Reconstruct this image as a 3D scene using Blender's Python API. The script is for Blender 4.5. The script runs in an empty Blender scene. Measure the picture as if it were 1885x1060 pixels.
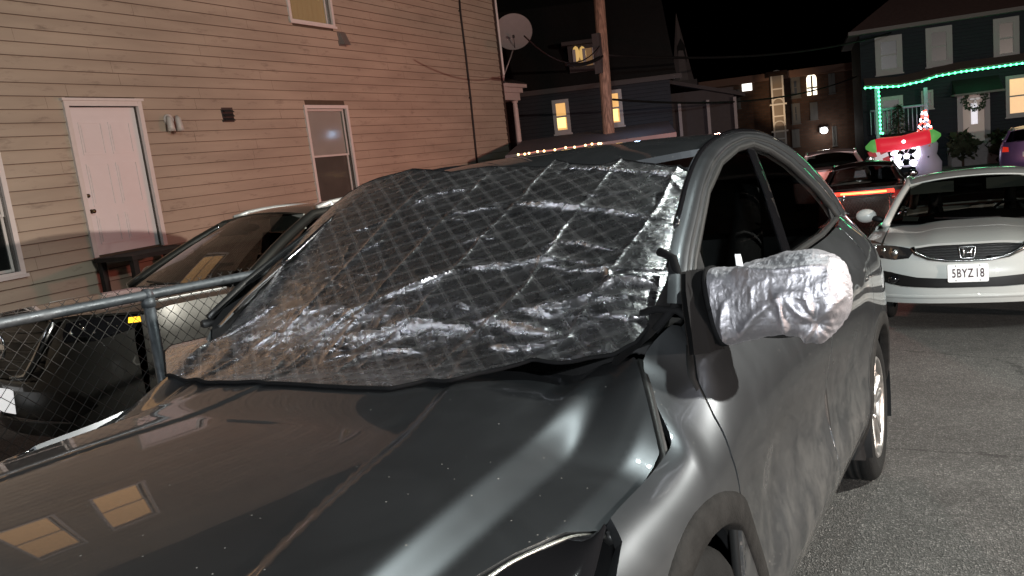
import bpy, math, random
import numpy as np
from mathutils import Vector, Matrix
from mathutils.geometry import delaunay_2d_cdt

random.seed(7); rng = np.random.default_rng(7)
scene = bpy.context.scene
COL = scene.collection

# ------------------------------------------------------------------ frames, camera
def cam_axes(w, p, r):
    fwd = np.array([-math.sin(w)*math.cos(p), math.cos(w)*math.cos(p), -math.sin(p)])
    r0 = np.array([math.cos(w), math.sin(w), 0.0]); u0 = np.cross(r0, fwd)
    right = math.cos(r)*r0 + math.sin(r)*u0
    return right, np.cross(right, fwd), fwd
FPX = 1487.18
CR, CU, CF = cam_axes(.5403, .0747, -.0810)          # in the frame of the sloping street
CO = np.array([1.3301, -.4887, 1.286])
_g = (2000-942.5)*CR - (9500-530)*CU + FPX*CF; _g /= np.linalg.norm(_g)
_Z = -_g; _Y = np.array([0, 1.0, 0]) - _Z[1]*_Z; _Y /= np.linalg.norm(_Y); _X = np.cross(_Y, _Z)
M = np.stack([_X, _Y, _Z])                            # street frame -> upright world
WR, WU, WF, WC = M@CR, M@CU, M@CF, M@CO
M4 = Matrix([list(M[0])+[0], list(M[1])+[0], list(M[2])+[0], [0, 0, 0, 1]])

cd = bpy.data.cameras.new('camera'); cam = bpy.data.objects.new('camera', cd); COL.objects.link(cam)
cd.sensor_width = 36.0; cd.lens = FPX/1885*36; cd.clip_start = 0.05; cd.clip_end = 600
B = -WF
cam.matrix_world = Matrix([[WR[0], WU[0], B[0], WC[0]], [WR[1], WU[1], B[1], WC[1]], [WR[2], WU[2], B[2], WC[2]], [0, 0, 0, 1]])
scene.camera = cam

# ------------------------------------------------------------------ world and lamps
world = bpy.data.worlds.new('World'); scene.world = world; world.use_nodes = True
wn = world.node_tree.nodes; wl = world.node_tree.links
for n in list(wn): wn.remove(n)
out = wn.new('ShaderNodeOutputWorld'); bg = wn.new('ShaderNodeBackground'); sky = wn.new('ShaderNodeTexSky')
sky.sky_type = 'NISHITA'; sky.sun_disc = False
sky.sun_elevation = math.radians(-6); sky.sun_rotation = math.radians(180)
bg.inputs['Strength'].default_value = 0.06
wl.new(sky.outputs[0], bg.inputs['Color']); wl.new(bg.outputs[0], out.inputs[0])
scene.view_settings.view_transform = 'Standard'; scene.view_settings.look = 'None'
scene.view_settings.exposure = -0.12; scene.view_settings.gamma = 1.0

def lamp(name, loc, power, color, radius, spot=None, target=None, blend=.5):
    ld = bpy.data.lights.new(name, 'SPOT' if spot else 'POINT')
    ld.energy = power; ld.color = color; ld.shadow_soft_size = radius
    o = bpy.data.objects.new(name, ld); COL.objects.link(o); o.location = loc
    if spot:
        ld.spot_size = math.radians(spot); ld.spot_blend = blend
        d = Vector(target) - Vector(loc); o.rotation_euler = d.to_track_quat('-Z', 'Y').to_euler()
    return o
lamp('street_and_fill_light', (5.5, -12.0, 3.7), 12500, (.93, .98, 1.0), .22, 40, (2.0, 6.5, -.4), .7)
lamp('street_and_fill_light', (10.0, 6.5, 6.0), 12500, (1.0, .98, .90), .15, 64, (1.2, 2.2, .2), 1.0)
lamp('street_and_fill_light', (1.25, 4.2, 6.8), 560, (.90, 1.0, .96), .12)
lamp('street_and_fill_light', (-5.7, -2.4, 8.6), 310, (.86, .92, 1.0), .15)  # added high fill, placed to put glints on the foil folds
lamp('low_warm_light', (17.0, 1.0, 1.75), 12500, (1.0, .80, .68), .10)  # unseen low source of unknown kind, placed to throw the wall's shadow line
lamp('brake_light_glow', (-2.8, 14.5, 1.8), 600, (1.0, .22, .16), .2)

# ------------------------------------------------------------------ generic helpers
def wray(px):
    d = (px[0]-942.5)*WR - (px[1]-530)*WU + FPX*WF
    return d/np.linalg.norm(d)
def cray(px):
    d = (px[0]-942.5)*CR - (px[1]-530)*CU + FPX*CF
    return d/np.linalg.norm(d)

MATS = {}
def nodes_of(name):
    m = bpy.data.materials.new(name); m.use_nodes = True
    nt = m.node_tree; b = nt.nodes['Principled BSDF']
    return m, nt, b
def setp(b, **k):
    for a, v in k.items():
        b.inputs[a.replace('_', ' ').replace('IOR', 'IOR')].default_value = v
def mat(name, color, rough=.5, metal=0.0, coat=0.0, coat_rough=.03, noise=0.0, nscale=8.0, bump=0.0, bscale=60.0, emis=None, estr=0.0, spec=.5, rnoise=0.0):
    if name in MATS: return MATS[name]
    if rough >= .7 and spec == .5: spec = .12
    m, nt, b = nodes_of(name)
    c4 = (*color, 1)
    b.inputs['Base Color'].default_value = c4
    b.inputs['Roughness'].default_value = rough; b.inputs['Metallic'].default_value = metal
    b.inputs['Coat Weight'].default_value = coat; b.inputs['Coat Roughness'].default_value = coat_rough
    b.inputs['Specular IOR Level'].default_value = spec
    tc = nt.nodes.new('ShaderNodeTexCoord')
    if noise > 0 or rnoise > 0:
        nz = nt.nodes.new('ShaderNodeTexNoise'); nz.inputs['Scale'].default_value = nscale; nz.inputs['Detail'].default_value = 6
        nt.links.new(tc.outputs['Object'], nz.inputs['Vector'])
        if noise > 0:
            mx = nt.nodes.new('ShaderNodeMix'); mx.data_type = 'RGBA'
            mx.inputs[6].default_value = tuple(x*(1-noise) for x in color)+(1,)
            mx.inputs[7].default_value = tuple(min(1, x*(1+noise)) for x in color)+(1,)
            nt.links.new(nz.outputs[0], mx.inputs[0]); nt.links.new(mx.outputs[2], b.inputs['Base Color'])
        if rnoise > 0:
            mr = nt.nodes.new('ShaderNodeMapRange'); mr.inputs[1].default_value = .35; mr.inputs[2].default_value = .65
            mr.inputs[3].default_value = max(.0, rough-rnoise); mr.inputs[4].default_value = min(1, rough+rnoise)
            nt.links.new(nz.outputs[0], mr.inputs[0]); nt.links.new(mr.outputs[0], b.inputs['Roughness'])
    if bump > 0:
        n2 = nt.nodes.new('ShaderNodeTexNoise'); n2.inputs['Scale'].default_value = bscale; n2.inputs['Detail'].default_value = 5
        nt.links.new(tc.outputs['Object'], n2.inputs['Vector'])
        bp = nt.nodes.new('ShaderNodeBump'); bp.inputs['Strength'].default_value = bump; bp.inputs['Distance'].default_value = .01
        nt.links.new(n2.outputs[0], bp.inputs['Height']); nt.links.new(bp.outputs[0], b.inputs['Normal'])
    if emis:
        b.inputs['Emission Color'].default_value = (*emis, 1); b.inputs['Emission Strength'].default_value = estr
    MATS[name] = m
    return m

def link(name, me, m, parent=None, mw=None):
    o = bpy.data.objects.new(name, me); COL.objects.link(o)
    if m is not None:
        for mm in (m if isinstance(m, (list, tuple)) else [m]): me.materials.append(mm)
    if parent is not None: o.parent = parent
    if mw is not None: o.matrix_world = mw
    return o
def tag(o, label=None, cat=None, group=None, kind=None):
    if label: o['label'] = label
    if cat: o['category'] = cat
    if group: o['group'] = group
    if kind: o['kind'] = kind
    return o
def thing(name, label, cat, loc=(0, 0, 0), rz=0.0, group=None, mw=None):
    o = bpy.data.objects.new(name, None); COL.objects.link(o); o.empty_display_size = .2
    if mw is not None: o.matrix_world = mw
    else: o.location = loc; o.rotation_euler = (0, 0, rz)
    return tag(o, label, cat, group)

class MB:
    """collects simple shapes, links them as one mesh"""
    def __init__(s): s.v = []; s.f = []; s.sm = []
    def add(s, v, f, smooth=False):
        n = len(s.v); s.v += [tuple(map(float, p)) for p in v]
        s.f += [tuple(i+n for i in q) for q in f]; s.sm += [smooth]*len(f)
    def box(s, lo, hi, mtx=None):
        x0, y0, z0 = lo; x1, y1, z1 = hi
        v = [(x0, y0, z0), (x1, y0, z0), (x1, y1, z0), (x0, y1, z0), (x0, y0, z1), (x1, y0, z1), (x1, y1, z1), (x0, y1, z1)]
        if mtx is not None: v = [tuple(mtx @ Vector(p)) for p in v]
        s.add(v, [(0, 3, 2, 1), (4, 5, 6, 7), (0, 1, 5, 4), (1, 2, 6, 5), (2, 3, 7, 6), (3, 0, 4, 7)])
    def tube(s, pts, r, n=8, cap=True, flat=1.0):
        pts = [np.asarray(p, float) for p in pts]
        rs = r if hasattr(r, '__len__') else [r]*len(pts)
        rings = []; up = None
        for i, p in enumerate(pts):
            t = pts[min(i+1, len(pts)-1)] - pts[max(i-1, 0)]; t = t/(np.linalg.norm(t)+1e-12)
            if up is None:
                a = np.array([0, 0, 1.0]) if abs(t[2]) < .9 else np.array([1.0, 0, 0])
            else: a = up
            b = a - t*(a@t); b /= np.linalg.norm(b)+1e-12; up = b; c = np.cross(t, b)
            rings.append([p + rs[i]*(math.cos(2*math.pi*k/n)*b*flat + math.sin(2*math.pi*k/n)*c) for k in range(n)])
        v = [q for R_ in rings for q in R_]; f = []
        for i in range(len(pts)-1):
            for k in range(n):
                a, b_ = i*n+k, i*n+(k+1) % n
                f.append((a, b_, b_+n, a+n))
        if cap: f.append(tuple(range(n))[::-1]); f.append(tuple((len(pts)-1)*n+k for k in range(n)))
        s.add(v, f, True)
    def lathe(s, prof, n=48, axis='x', c=(0, 0, 0), closed=False):
        v = []; f = []; m = len(prof)
        for k in range(n):
            a = 2*math.pi*k/n
            for (r, h) in prof:
                if axis == 'x': v.append((c[0]+h, c[1]+r*math.cos(a), c[2]+r*math.sin(a)))
                elif axis == 'y': v.append((c[0]+r*math.cos(a), c[1]+h, c[2]+r*math.sin(a)))
                else: v.append((c[0]+r*math.cos(a), c[1]+r*math.sin(a), c[2]+h))
        for k in range(n):
            for j in range(m-1):
                f.append((k*m+j, ((k+1) % n)*m+j, ((k+1) % n)*m+j+1, k*m+j+1))
        s.add(v, f, True)
    def ball(s, c, r, n=12, sc=(1, 1, 1)):
        v = []; f = []; m = n//2
        for i in range(m+1):
            th = math.pi*i/m
            for k in range(n):
                a = 2*math.pi*k/n
                v.append((c[0]+r*sc[0]*math.sin(th)*math.cos(a), c[1]+r*sc[1]*math.sin(th)*math.sin(a), c[2]+r*sc[2]*math.cos(th)))
        for i in range(m):
            for k in range(n): f.append((i*n+k, (i+1)*n+k, (i+1)*n+(k+1) % n, i*n+(k+1) % n))
        s.add(v, f, True)
    def grid(s, P, closed_u=False):
        """P[i][j] -> point"""
        P = np.asarray(P, float); a, b = P.shape[:2]; f = []
        for i in range(a-1 if not closed_u else a):
            for j in range(b-1): f.append((i*b+j, ((i+1) % a)*b+j, ((i+1) % a)*b+j+1, i*b+j+1))
        s.add(P.reshape(-1, 3), f, True)
    def prism(s, poly3, d):
        """closed polygon of 3-D points pushed by vector d"""
        n = len(poly3); p = [np.asarray(q, float) for q in poly3]; d = np.asarray(d, float)
        s.add(p + [q+d for q in p], [tuple(range(n))[::-1], tuple(range(n, 2*n))] + [(i, (i+1) % n, (i+1) % n+n, i+n) for i in range(n)])
    def mesh(s, name):
        me = bpy.data.meshes.new(name); me.from_pydata(s.v, [], s.f); me.validate(); me.update()
        if len(me.polygons) == len(s.sm): me.polygons.foreach_set('use_smooth', s.sm)
        import bmesh
        bm = bmesh.new(); bm.from_mesh(me); bmesh.ops.recalc_face_normals(bm, faces=bm.faces); bm.to_mesh(me); bm.free()
        return me
    def build(s, name, m, parent=None, mw=None): return link(name, s.mesh(name), m, parent, mw)

def pchip(X, Y):
    X = np.asarray(X, float); Y = np.asarray(Y, float); h = np.diff(X); d = np.diff(Y)/h
    m = np.zeros(len(X)); m[0] = d[0]; m[-1] = d[-1]
    for i in range(1, len(X)-1):
        if d[i-1]*d[i] > 0:
            w1 = 2*h[i]+h[i-1]; w2 = h[i]+2*h[i-1]; m[i] = (w1+w2)/(w1/d[i-1]+w2/d[i])
    def f(x):
        x = np.asarray(x, float); i = np.clip(np.searchsorted(X, x)-1, 0, len(X)-2)
        t = (x-X[i])/h[i]; tt = t
        r = (2*tt**3-3*tt**2+1)*Y[i] + (tt**3-2*tt**2+tt)*h[i]*m[i] + (-2*tt**3+3*tt**2)*Y[i+1] + (tt**3-tt**2)*h[i]*m[i+1]
        r = np.where(x < X[0], Y[0]+m[0]*(x-X[0]), r); r = np.where(x > X[-1], Y[-1]+m[-1]*(x-X[-1]), r)
        return r
    return f
def natural_basis(n):
    """cardinal natural cubic splines on n even knots in 0..1: returns function s -> (len(s), n) weights"""
    A = np.zeros((n, n)); Bm = np.zeros((n, n)); A[0, 0] = A[-1, -1] = 1; h = 1/(n-1)
    for i in range(1, n-1):
        A[i, i-1:i+2] = (h/6, 2*h/3, h/6); Bm[i, i-1:i+2] = (1/h, -2/h, 1/h)
    S2 = np.linalg.solve(A, Bm)
    def w(s):
        s = np.clip(np.asarray(s, float), 0, 1); i = np.minimum((s*(n-1)).astype(int), n-2); t0 = i*h
        a = (t0+h-s)/h; b = (s-t0)/h
        W = np.zeros((len(s), n)); r = np.arange(len(s)); W[r, i] = a; W[r, i+1] += b
        W += ((a**3-a)*h*h/6)[:, None]*S2[i] + ((b**3-b)*h*h/6)[:, None]*S2[i+1]
        return W
    return w
def sstep(a, b, x):
    t = np.clip((np.asarray(x, float)-a)/(b-a), 0, 1); return t*t*(3-2*t)

def inside(P, poly):
    x, y = P[:, 0], P[:, 1]; r = np.zeros(len(P), bool); n = len(poly); j = n-1
    for i in range(n):
        xi, yi = poly[i]; xj, yj = poly[j]
        c = ((yi > y) != (yj > y)) & (x < (xj-xi)*(y-yi)/((yj-yi) if yj != yi else 1e-12)+xi)
        r ^= c; j = i
    return r
def densify(poly, step, closed=True):
    o = []; n = len(poly)
    for i in range(n if closed else n-1):
        a = np.array(poly[i], float); b = np.array(poly[(i+1) % n], float); k = max(1, int(math.ceil(np.linalg.norm(b-a)/step)))
        for t in range(k): o.append(a+(b-a)*t/k)
    if not closed: o.append(np.array(poly[-1], float))
    return np.array(o)
def cut_grid(poly, step, holes=()):
    B_ = densify(poly, step); loops = [B_]+[densify(h, step) for h in holes]
    pts = list(np.vstack(loops)); edges = []; k = 0
    for L_ in loops:
        n = len(L_); edges += [(k+i, k+(i+1) % n) for i in range(n)]; k += n
    lo = B_.min(0); hi = B_.max(0)
    gx = np.arange(lo[0]+step*.5, hi[0], step); gy = np.arange(lo[1]+step*.5, hi[1], step)
    G = np.array([(x + (step*.5 if j % 2 else 0), y) for j, y in enumerate(gy) for x in gx]).reshape(-1, 2)
    if len(G):
        k_ = inside(G, poly)
        for h in holes: k_ &= ~inside(G, h)
        G = G[k_]
    if len(G):
        allb = np.vstack(loops)
        d = np.concatenate([((G[k0:k0+2000, None, :]-allb[None])**2).sum(2).min(1) for k0 in range(0, len(G), 2000)]); G = G[d > (step*.45)**2]
        pts += list(G)
    vs, es, fs, *_ = delaunay_2d_cdt([Vector((float(p[0]), float(p[1]))) for p in pts], edges, [], 0, 1e-6)
    V = np.array([(v.x, v.y) for v in vs]); Fc = np.array([tuple(f) for f in fs if len(f) == 3])
    C_ = V[Fc].mean(1); k_ = inside(C_, [tuple(p) for p in poly])
    for h in holes: k_ &= ~inside(C_, h)
    return V, Fc[k_]
def patch(name, m, parent, poly, surf, step=.02, thick=.012, ref=(0, 0, 1), holes=(), uv=False, mw=None):
    """a curved sheet cut to a 2-D outline, with turned-in edges and exact normals"""
    V, Fc = cut_grid(poly, step, holes)
    P = surf(V[:, 0], V[:, 1]); e = 1e-3
    du = surf(V[:, 0]+e, V[:, 1])-surf(V[:, 0]-e, V[:, 1]); dv = surf(V[:, 0], V[:, 1]+e)-surf(V[:, 0], V[:, 1]-e)
    N = np.cross(du, dv); N /= np.linalg.norm(N, axis=1)[:, None]+1e-12
    r = np.asarray(ref, float)
    flip = (N@r).sum() < 0
    if flip: N = -N
    tri = P[Fc]; fn = np.cross(tri[:, 1]-tri[:, 0], tri[:, 2]-tri[:, 0])
    bad = (fn*N[Fc].mean(1)).sum(1) < 0; Fc[bad] = Fc[bad][:, ::-1]
    nV = len(P); faces = [tuple(int(i) for i in f) for f in Fc]
    cnt = {}
    for f in faces:
        for a, b in ((f[0], f[1]), (f[1], f[2]), (f[2], f[0])): cnt[(a, b)] = 1
    bnd = [(a, b) for (a, b) in cnt if (b, a) not in cnt]
    idx = {}; extra = []
    for a, b in bnd:
        for q in (a, b):
            if q not in idx: idx[q] = nV+len(extra); extra.append(P[q]-N[q]*thick)
    top = len(faces)
    if thick > 0:
        for a, b in bnd: faces.append((b, a, idx[a], idx[b]))
    allv = list(map(tuple, P))+[tuple(q) for q in extra] if thick > 0 else list(map(tuple, P))
    me = bpy.data.meshes.new(name); me.from_pydata(allv, [], faces); me.update()
    me.polygons.foreach_set('use_smooth', [True]*len(faces))
    ln = []
    for i, f in enumerate(faces):
        if i < top: ln += [tuple(N[q]) for q in f]
        else:
            nn = me.polygons[i].normal; ln += [tuple(nn)]*4
    me.normals_split_custom_set(ln)
    if uv:
        ul = me.uv_layers.new(name='UVMap'); k = 0
        allu = np.vstack([V, np.array([V[q] for q in idx]).reshape(-1, 2)]) if thick > 0 else V
        for f in faces:
            for q in f: ul.data[k].uv = (float(allu[q][0]), float(allu[q][1])); k += 1
    return link(name, me, m, parent, mw)
def strip(name, m, parent, path3, r=.003, n=6, flat=1.0):
    mb = MB(); mb.tube(path3, r, n, True, flat); return mb.build(name, m, parent)

# ------------------------------------------------------------------ materials
def paint(name, color, metal=.8, rough=.36, dust=.0, dustcol=(.20, .195, .185)):
    m, nt, b = nodes_of(name)
    tc = nt.nodes.new('ShaderNodeTexCoord')
    b.inputs['Metallic'].default_value = metal; b.inputs['Coat Weight'].default_value = 1.0; b.inputs['Coat Roughness'].default_value = .025; b.inputs['Coat IOR'].default_value = 1.36; b.inputs['Specular Tint'].default_value = (.45, .45, .47, 1) if metal > .5 else (1, 1, 1, 1)
    n1 = nt.nodes.new('ShaderNodeTexNoise'); n1.inputs['Scale'].default_value = 5; n1.inputs['Detail'].default_value = 8; n1.inputs['Distortion'].default_value = 1.2
    nt.links.new(tc.outputs['Object'], n1.inputs['Vector'])
    mr = nt.nodes.new('ShaderNodeMapRange'); mr.inputs[1].default_value = .3; mr.inputs[2].default_value = .7; mr.inputs[3].default_value = rough-.02; mr.inputs[4].default_value = rough+.03
    nt.links.new(n1.outputs[0], mr.inputs[0]); nt.links.new(mr.outputs[0], b.inputs['Roughness'])
    if dust > 0:
        # fine grit specks and a film of road dirt on the lower flank
        vo = nt.nodes.new('ShaderNodeTexVoronoi'); vo.inputs['Scale'].default_value = 55
        nt.links.new(tc.outputs['Object'], vo.inputs['Vector'])
        sp = nt.nodes.new('ShaderNodeMath'); sp.operation = 'LESS_THAN'; sp.inputs[1].default_value = .085
        nt.links.new(vo.outputs['Distance'], sp.inputs[0])
        wn_ = nt.nodes.new('ShaderNodeSeparateColor'); nt.links.new(vo.outputs['Color'], wn_.inputs[0])
        pick = nt.nodes.new('ShaderNodeMath'); pick.operation = 'GREATER_THAN'; pick.inputs[1].default_value = .80
        nt.links.new(wn_.outputs[0], pick.inputs[0])
        spk = nt.nodes.new('ShaderNodeMath'); spk.operation = 'MULTIPLY'; nt.links.new(sp.outputs[0], spk.inputs[0]); nt.links.new(pick.outputs[0], spk.inputs[1])
        sx = nt.nodes.new('ShaderNodeSeparateXYZ'); nt.links.new(tc.outputs['Object'], sx.inputs[0])
        hz = nt.nodes.new('ShaderNodeMapRange'); hz.inputs[1].default_value = .80; hz.inputs[2].default_value = .45; hz.inputs[3].default_value = 0; hz.inputs[4].default_value = 1
        nt.links.new(sx.outputs['Z'], hz.inputs[0])
        n2 = nt.nodes.new('ShaderNodeTexNoise'); n2.inputs['Scale'].default_value = 7; n2.inputs['Detail'].default_value = 9; n2.inputs['Roughness'].default_value = .68; n2.inputs['Distortion'].default_value = .8
        nt.links.new(tc.outputs['Object'], n2.inputs['Vector'])
        r2 = nt.nodes.new('ShaderNodeMapRange'); r2.inputs[1].default_value = .42; r2.inputs[2].default_value = .62; nt.links.new(n2.outputs[0], r2.inputs[0])
        mu = nt.nodes.new('ShaderNodeMath'); mu.operation = 'MULTIPLY'; nt.links.new(hz.outputs[0], mu.inputs[0]); nt.links.new(r2.outputs[0], mu.inputs[1])
        m2 = nt.nodes.new('ShaderNodeMath'); m2.operation = 'MULTIPLY'; m2.inputs[1].default_value = dust; nt.links.new(mu.outputs[0], m2.inputs[0])
        mxx = nt.nodes.new('ShaderNodeMath'); mxx.operation = 'MAXIMUM'; nt.links.new(m2.outputs[0], mxx.inputs[0])
        s7 = nt.nodes.new('ShaderNodeMath'); s7.operation = 'MULTIPLY'; s7.inputs[1].default_value = .75; nt.links.new(spk.outputs[0], s7.inputs[0]); nt.links.new(s7.outputs[0], mxx.inputs[1])
        d = nt.nodes.new('ShaderNodeBsdfDiffuse'); d.inputs['Color'].default_value = (*dustcol, 1)
        ms = nt.nodes.new('ShaderNodeMixShader'); nt.links.new(mxx.outputs[0], ms.inputs[0]); nt.links.new(b.outputs[0], ms.inputs[1]); nt.links.new(d.outputs[0], ms.inputs[2])
        nt.links.new(ms.outputs[0], nt.nodes['Material Output'].inputs[0])
    b.inputs['Base Color'].default_value = (*color, 1)
    MATS[name] = m; return m
def glass(name, tint=(.5, .52, .52), base=.05, rough=.015):
    m, nt, b = nodes_of(name); nt.nodes.remove(b)
    t = nt.nodes.new('ShaderNodeBsdfTransparent'); t.inputs[0].default_value = (*tint, 1)
    g = nt.nodes.new('ShaderNodeBsdfGlossy'); g.inputs['Roughness'].default_value = rough
    lw = nt.nodes.new('ShaderNodeLayerWeight'); lw.inputs[0].default_value = .5
    pw = nt.nodes.new('ShaderNodeMath'); pw.operation = 'POWER'; pw.inputs[1].default_value = 5; nt.links.new(lw.outputs['Facing'], pw.inputs[0])
    fr = nt.nodes.new('ShaderNodeMath'); fr.operation = 'MULTIPLY_ADD'; fr.inputs[1].default_value = .94; fr.inputs[2].default_value = base; nt.links.new(pw.outputs[0], fr.inputs[0])
    ms = nt.nodes.new('ShaderNodeMixShader'); nt.links.new(fr.outputs[0], ms.inputs[0]); nt.links.new(t.outputs[0], ms.inputs[1]); nt.links.new(g.outputs[0], ms.inputs[2])
    nt.links.new(ms.outputs[0], nt.nodes['Material Output'].inputs[0]); MATS[name] = m; return m

HRP = paint('grey_metallic_paint', (.118, .124, .132), .92, .36, dust=.16)
BLK = mat('black_plastic', (.008, .008, .0085), .55, spec=.25, bump=.15, bscale=400, rnoise=.1)
GLOSSBLK = mat('gloss_black', (.006, .006, .007), .12, coat=.6)
RUB = mat('tyre_rubber', (.009, .009, .009), .75, bump=.3, bscale=120, noise=.4, nscale=20)
RIM = mat('alloy', (.42, .41, .40), .40, metal=1.0, rnoise=.08, nscale=30)
DARKALLOY = mat('dark_alloy', (.06, .06, .065), .4, metal=.8, rnoise=.1)
CHROME = mat('chrome', (.75, .75, .76), .12, metal=1.0)
DGLASS = glass('tinted_glass', (.28, .29, .28))
CGLASS = glass('clear_glass', (.84, .86, .85)); HGLASS = glass('house_glass', (.84, .86, .85), .010, .10); SGLASS = glass('screen_glass', (.20, .21, .20))
SEAL = mat('rubber_seal', (.01, .01, .01), .45)
INT = mat('dark_interior', (.02, .02, .021), .8, noise=.3)
LENS = mat('smoked_lens', (.008, .008, .009), .06, coat=1.0)

# ------------------------------------------------------------------ ground
def road_z(x, y):
    a = -M[2, 1]/M[2, 2]; s = M[2, 1]                     # plane of the street in world
    nx, ny, nz = M@np.array([0, 0, 1.0])
    z = -(nx*x+ny*y)/nz
    y0 = 13.0; zf = -(ny*y0)/nz
    zz = np.where(y > y0, zf - .0*(y-y0) + (-(ny/nz))*(1-np.exp(-(np.maximum(y-y0, 0))/3.0))*3.0 - nx/nz*x*0, z)
    zz = np.where(y < -8, -(nx*x+ny*(-8))/nz, zz)
    zz = zz - .0
    # the yard beside the street lies a little lower
    drv = sstep(-1.6, -2.6, x)*.17
    return zz - drv + sstep(20, 34, y)*.15 + sstep(5.0, 7.4, y)*.085*sstep(-1.5, -.2, x)
def ground():
    xs = np.concatenate([np.linspace(-90, -14, 14), np.linspace(-12, 12, 61), np.linspace(14, 90, 14)])
    ys = np.concatenate([np.linspace(-60, -12, 10), np.linspace(-10, 36, 93), np.linspace(40, 140, 14)])
    X, Y = np.meshgrid(xs, ys, indexing='ij'); Z = road_z(np.clip(X, -14, 14), Y)
    mb = MB(); mb.grid(np.stack([X, Y, Z], 2))
    m, nt, b = nodes_of('asphalt')
    tc = nt.nodes.new('ShaderNodeTexCoord')
    def noise(sc, det=6, rough=.6):
        n = nt.nodes.new('ShaderNodeTexNoise'); n.inputs['Scale'].default_value = sc; n.inputs['Detail'].default_value = det; n.inputs['Roughness'].default_value = rough
        nt.links.new(tc.outputs['Object'], n.inputs['Vector']); return n
    big = noise(.9, 5); mid = noise(14, 5); vo = nt.nodes.new('ShaderNodeTexVoronoi'); vo.inputs['Scale'].default_value = 175
    nt.links.new(tc.outputs['Object'], vo.inputs['Vector'])
    sc = nt.nodes.new('ShaderNodeSeparateColor'); nt.links.new(vo.outputs['Color'], sc.inputs[0])
    cr = nt.nodes.new('ShaderNodeValToRGB'); e = cr.color_ramp.elements
    e[0].position = 0; e[0].color = (.045, .045, .043, 1); e[1].position = 1; e[1].color = (.21, .205, .195, 1)
    k = e.new(.6); k.color = (.070, .069, .066, 1); k = e.new(.9); k.color = (.105, .103, .098, 1)
    nt.links.new(sc.outputs[0], cr.inputs[0])
    mx = nt.nodes.new('ShaderNodeMix'); mx.data_type = 'RGBA'; mx.blend_type = 'MULTIPLY'; mx.inputs[0].default_value = 1
    r1 = nt.nodes.new('ShaderNodeMapRange'); r1.inputs[1].default_value = .3; r1.inputs[2].default_value = .7; r1.inputs[3].default_value = .60; r1.inputs[4].default_value = 1.30
    ad = nt.nodes.new('ShaderNodeMath'); ad.operation = 'MULTIPLY_ADD'; ad.inputs[1].default_value = .35
    nt.links.new(mid.outputs[0], ad.inputs[0]); 
    h = nt.nodes.new('ShaderNodeMath'); h.operation = 'MULTIPLY'; h.inputs[1].default_value = .65; nt.links.new(big.outputs[0], h.inputs[0]); nt.links.new(h.outputs[0], ad.inputs[2])
    nt.links.new(ad.outputs[0], r1.inputs[0]); nt.links.new(cr.outputs[0], mx.inputs[6]); nt.links.new(r1.outputs[0], mx.inputs[7])
    ck = nt.nodes.new('ShaderNodeTexVoronoi'); ck.feature = 'DISTANCE_TO_EDGE'; ck.inputs['Scale'].default_value = .42
    wv = nt.nodes.new('ShaderNodeMix'); wv.data_type = 'RGBA'; wv.blend_type = 'LINEAR_LIGHT'; wv.inputs[0].default_value = .16
    wnz = noise(2.2, 8, .7); nt.links.new(tc.outputs['Object'], wv.inputs[6]); nt.links.new(wnz.outputs[1], wv.inputs[7]); nt.links.new(wv.outputs[2], ck.inputs['Vector'])
    cl = nt.nodes.new('ShaderNodeMapRange'); cl.inputs[1].default_value = .0015; cl.inputs[2].default_value = .006; cl.inputs[3].default_value = .55; cl.inputs[4].default_value = 1; nt.links.new(ck.outputs['Distance'], cl.inputs[0])
    oil = noise(.55, 4); ol = nt.nodes.new('ShaderNodeMapRange'); ol.inputs[1].default_value = .30; ol.inputs[2].default_value = .42; ol.inputs[3].default_value = .62; ol.inputs[4].default_value = 1; nt.links.new(oil.outputs[0], ol.inputs[0])
    co = nt.nodes.new('ShaderNodeMath'); co.operation = 'MULTIPLY'; nt.links.new(cl.outputs[0], co.inputs[0]); nt.links.new(ol.outputs[0], co.inputs[1])
    m3 = nt.nodes.new('ShaderNodeMix'); m3.data_type = 'RGBA'; m3.blend_type = 'MULTIPLY'; m3.inputs[0].default_value = 1; nt.links.new(mx.outputs[2], m3.inputs[6]); nt.links.new(co.outputs[0], m3.inputs[7])
    nt.links.new(m3.outputs[2], b.inputs['Base Color']); b.inputs['Roughness'].default_value = .9; b.inputs['Specular IOR Level'].default_value = .3
    bp = nt.nodes.new('ShaderNodeBump'); bp.inputs['Strength'].default_value = .8; bp.inputs['Distance'].default_value = .006
    nt.links.new(vo.outputs['Distance'], bp.inputs['Height'])
    bp2 = nt.nodes.new('ShaderNodeBump'); bp2.inputs['Strength'].default_value = .5; bp2.inputs['Distance'].default_value = .02
    nt.links.new(mid.outputs[0], bp2.inputs['Height']); nt.links.new(bp.outputs[0], bp2.inputs['Normal']); nt.links.new(bp2.outputs[0], b.inputs['Normal'])
    tag(mb.build('road', m), kind='structure')
ground()

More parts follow.
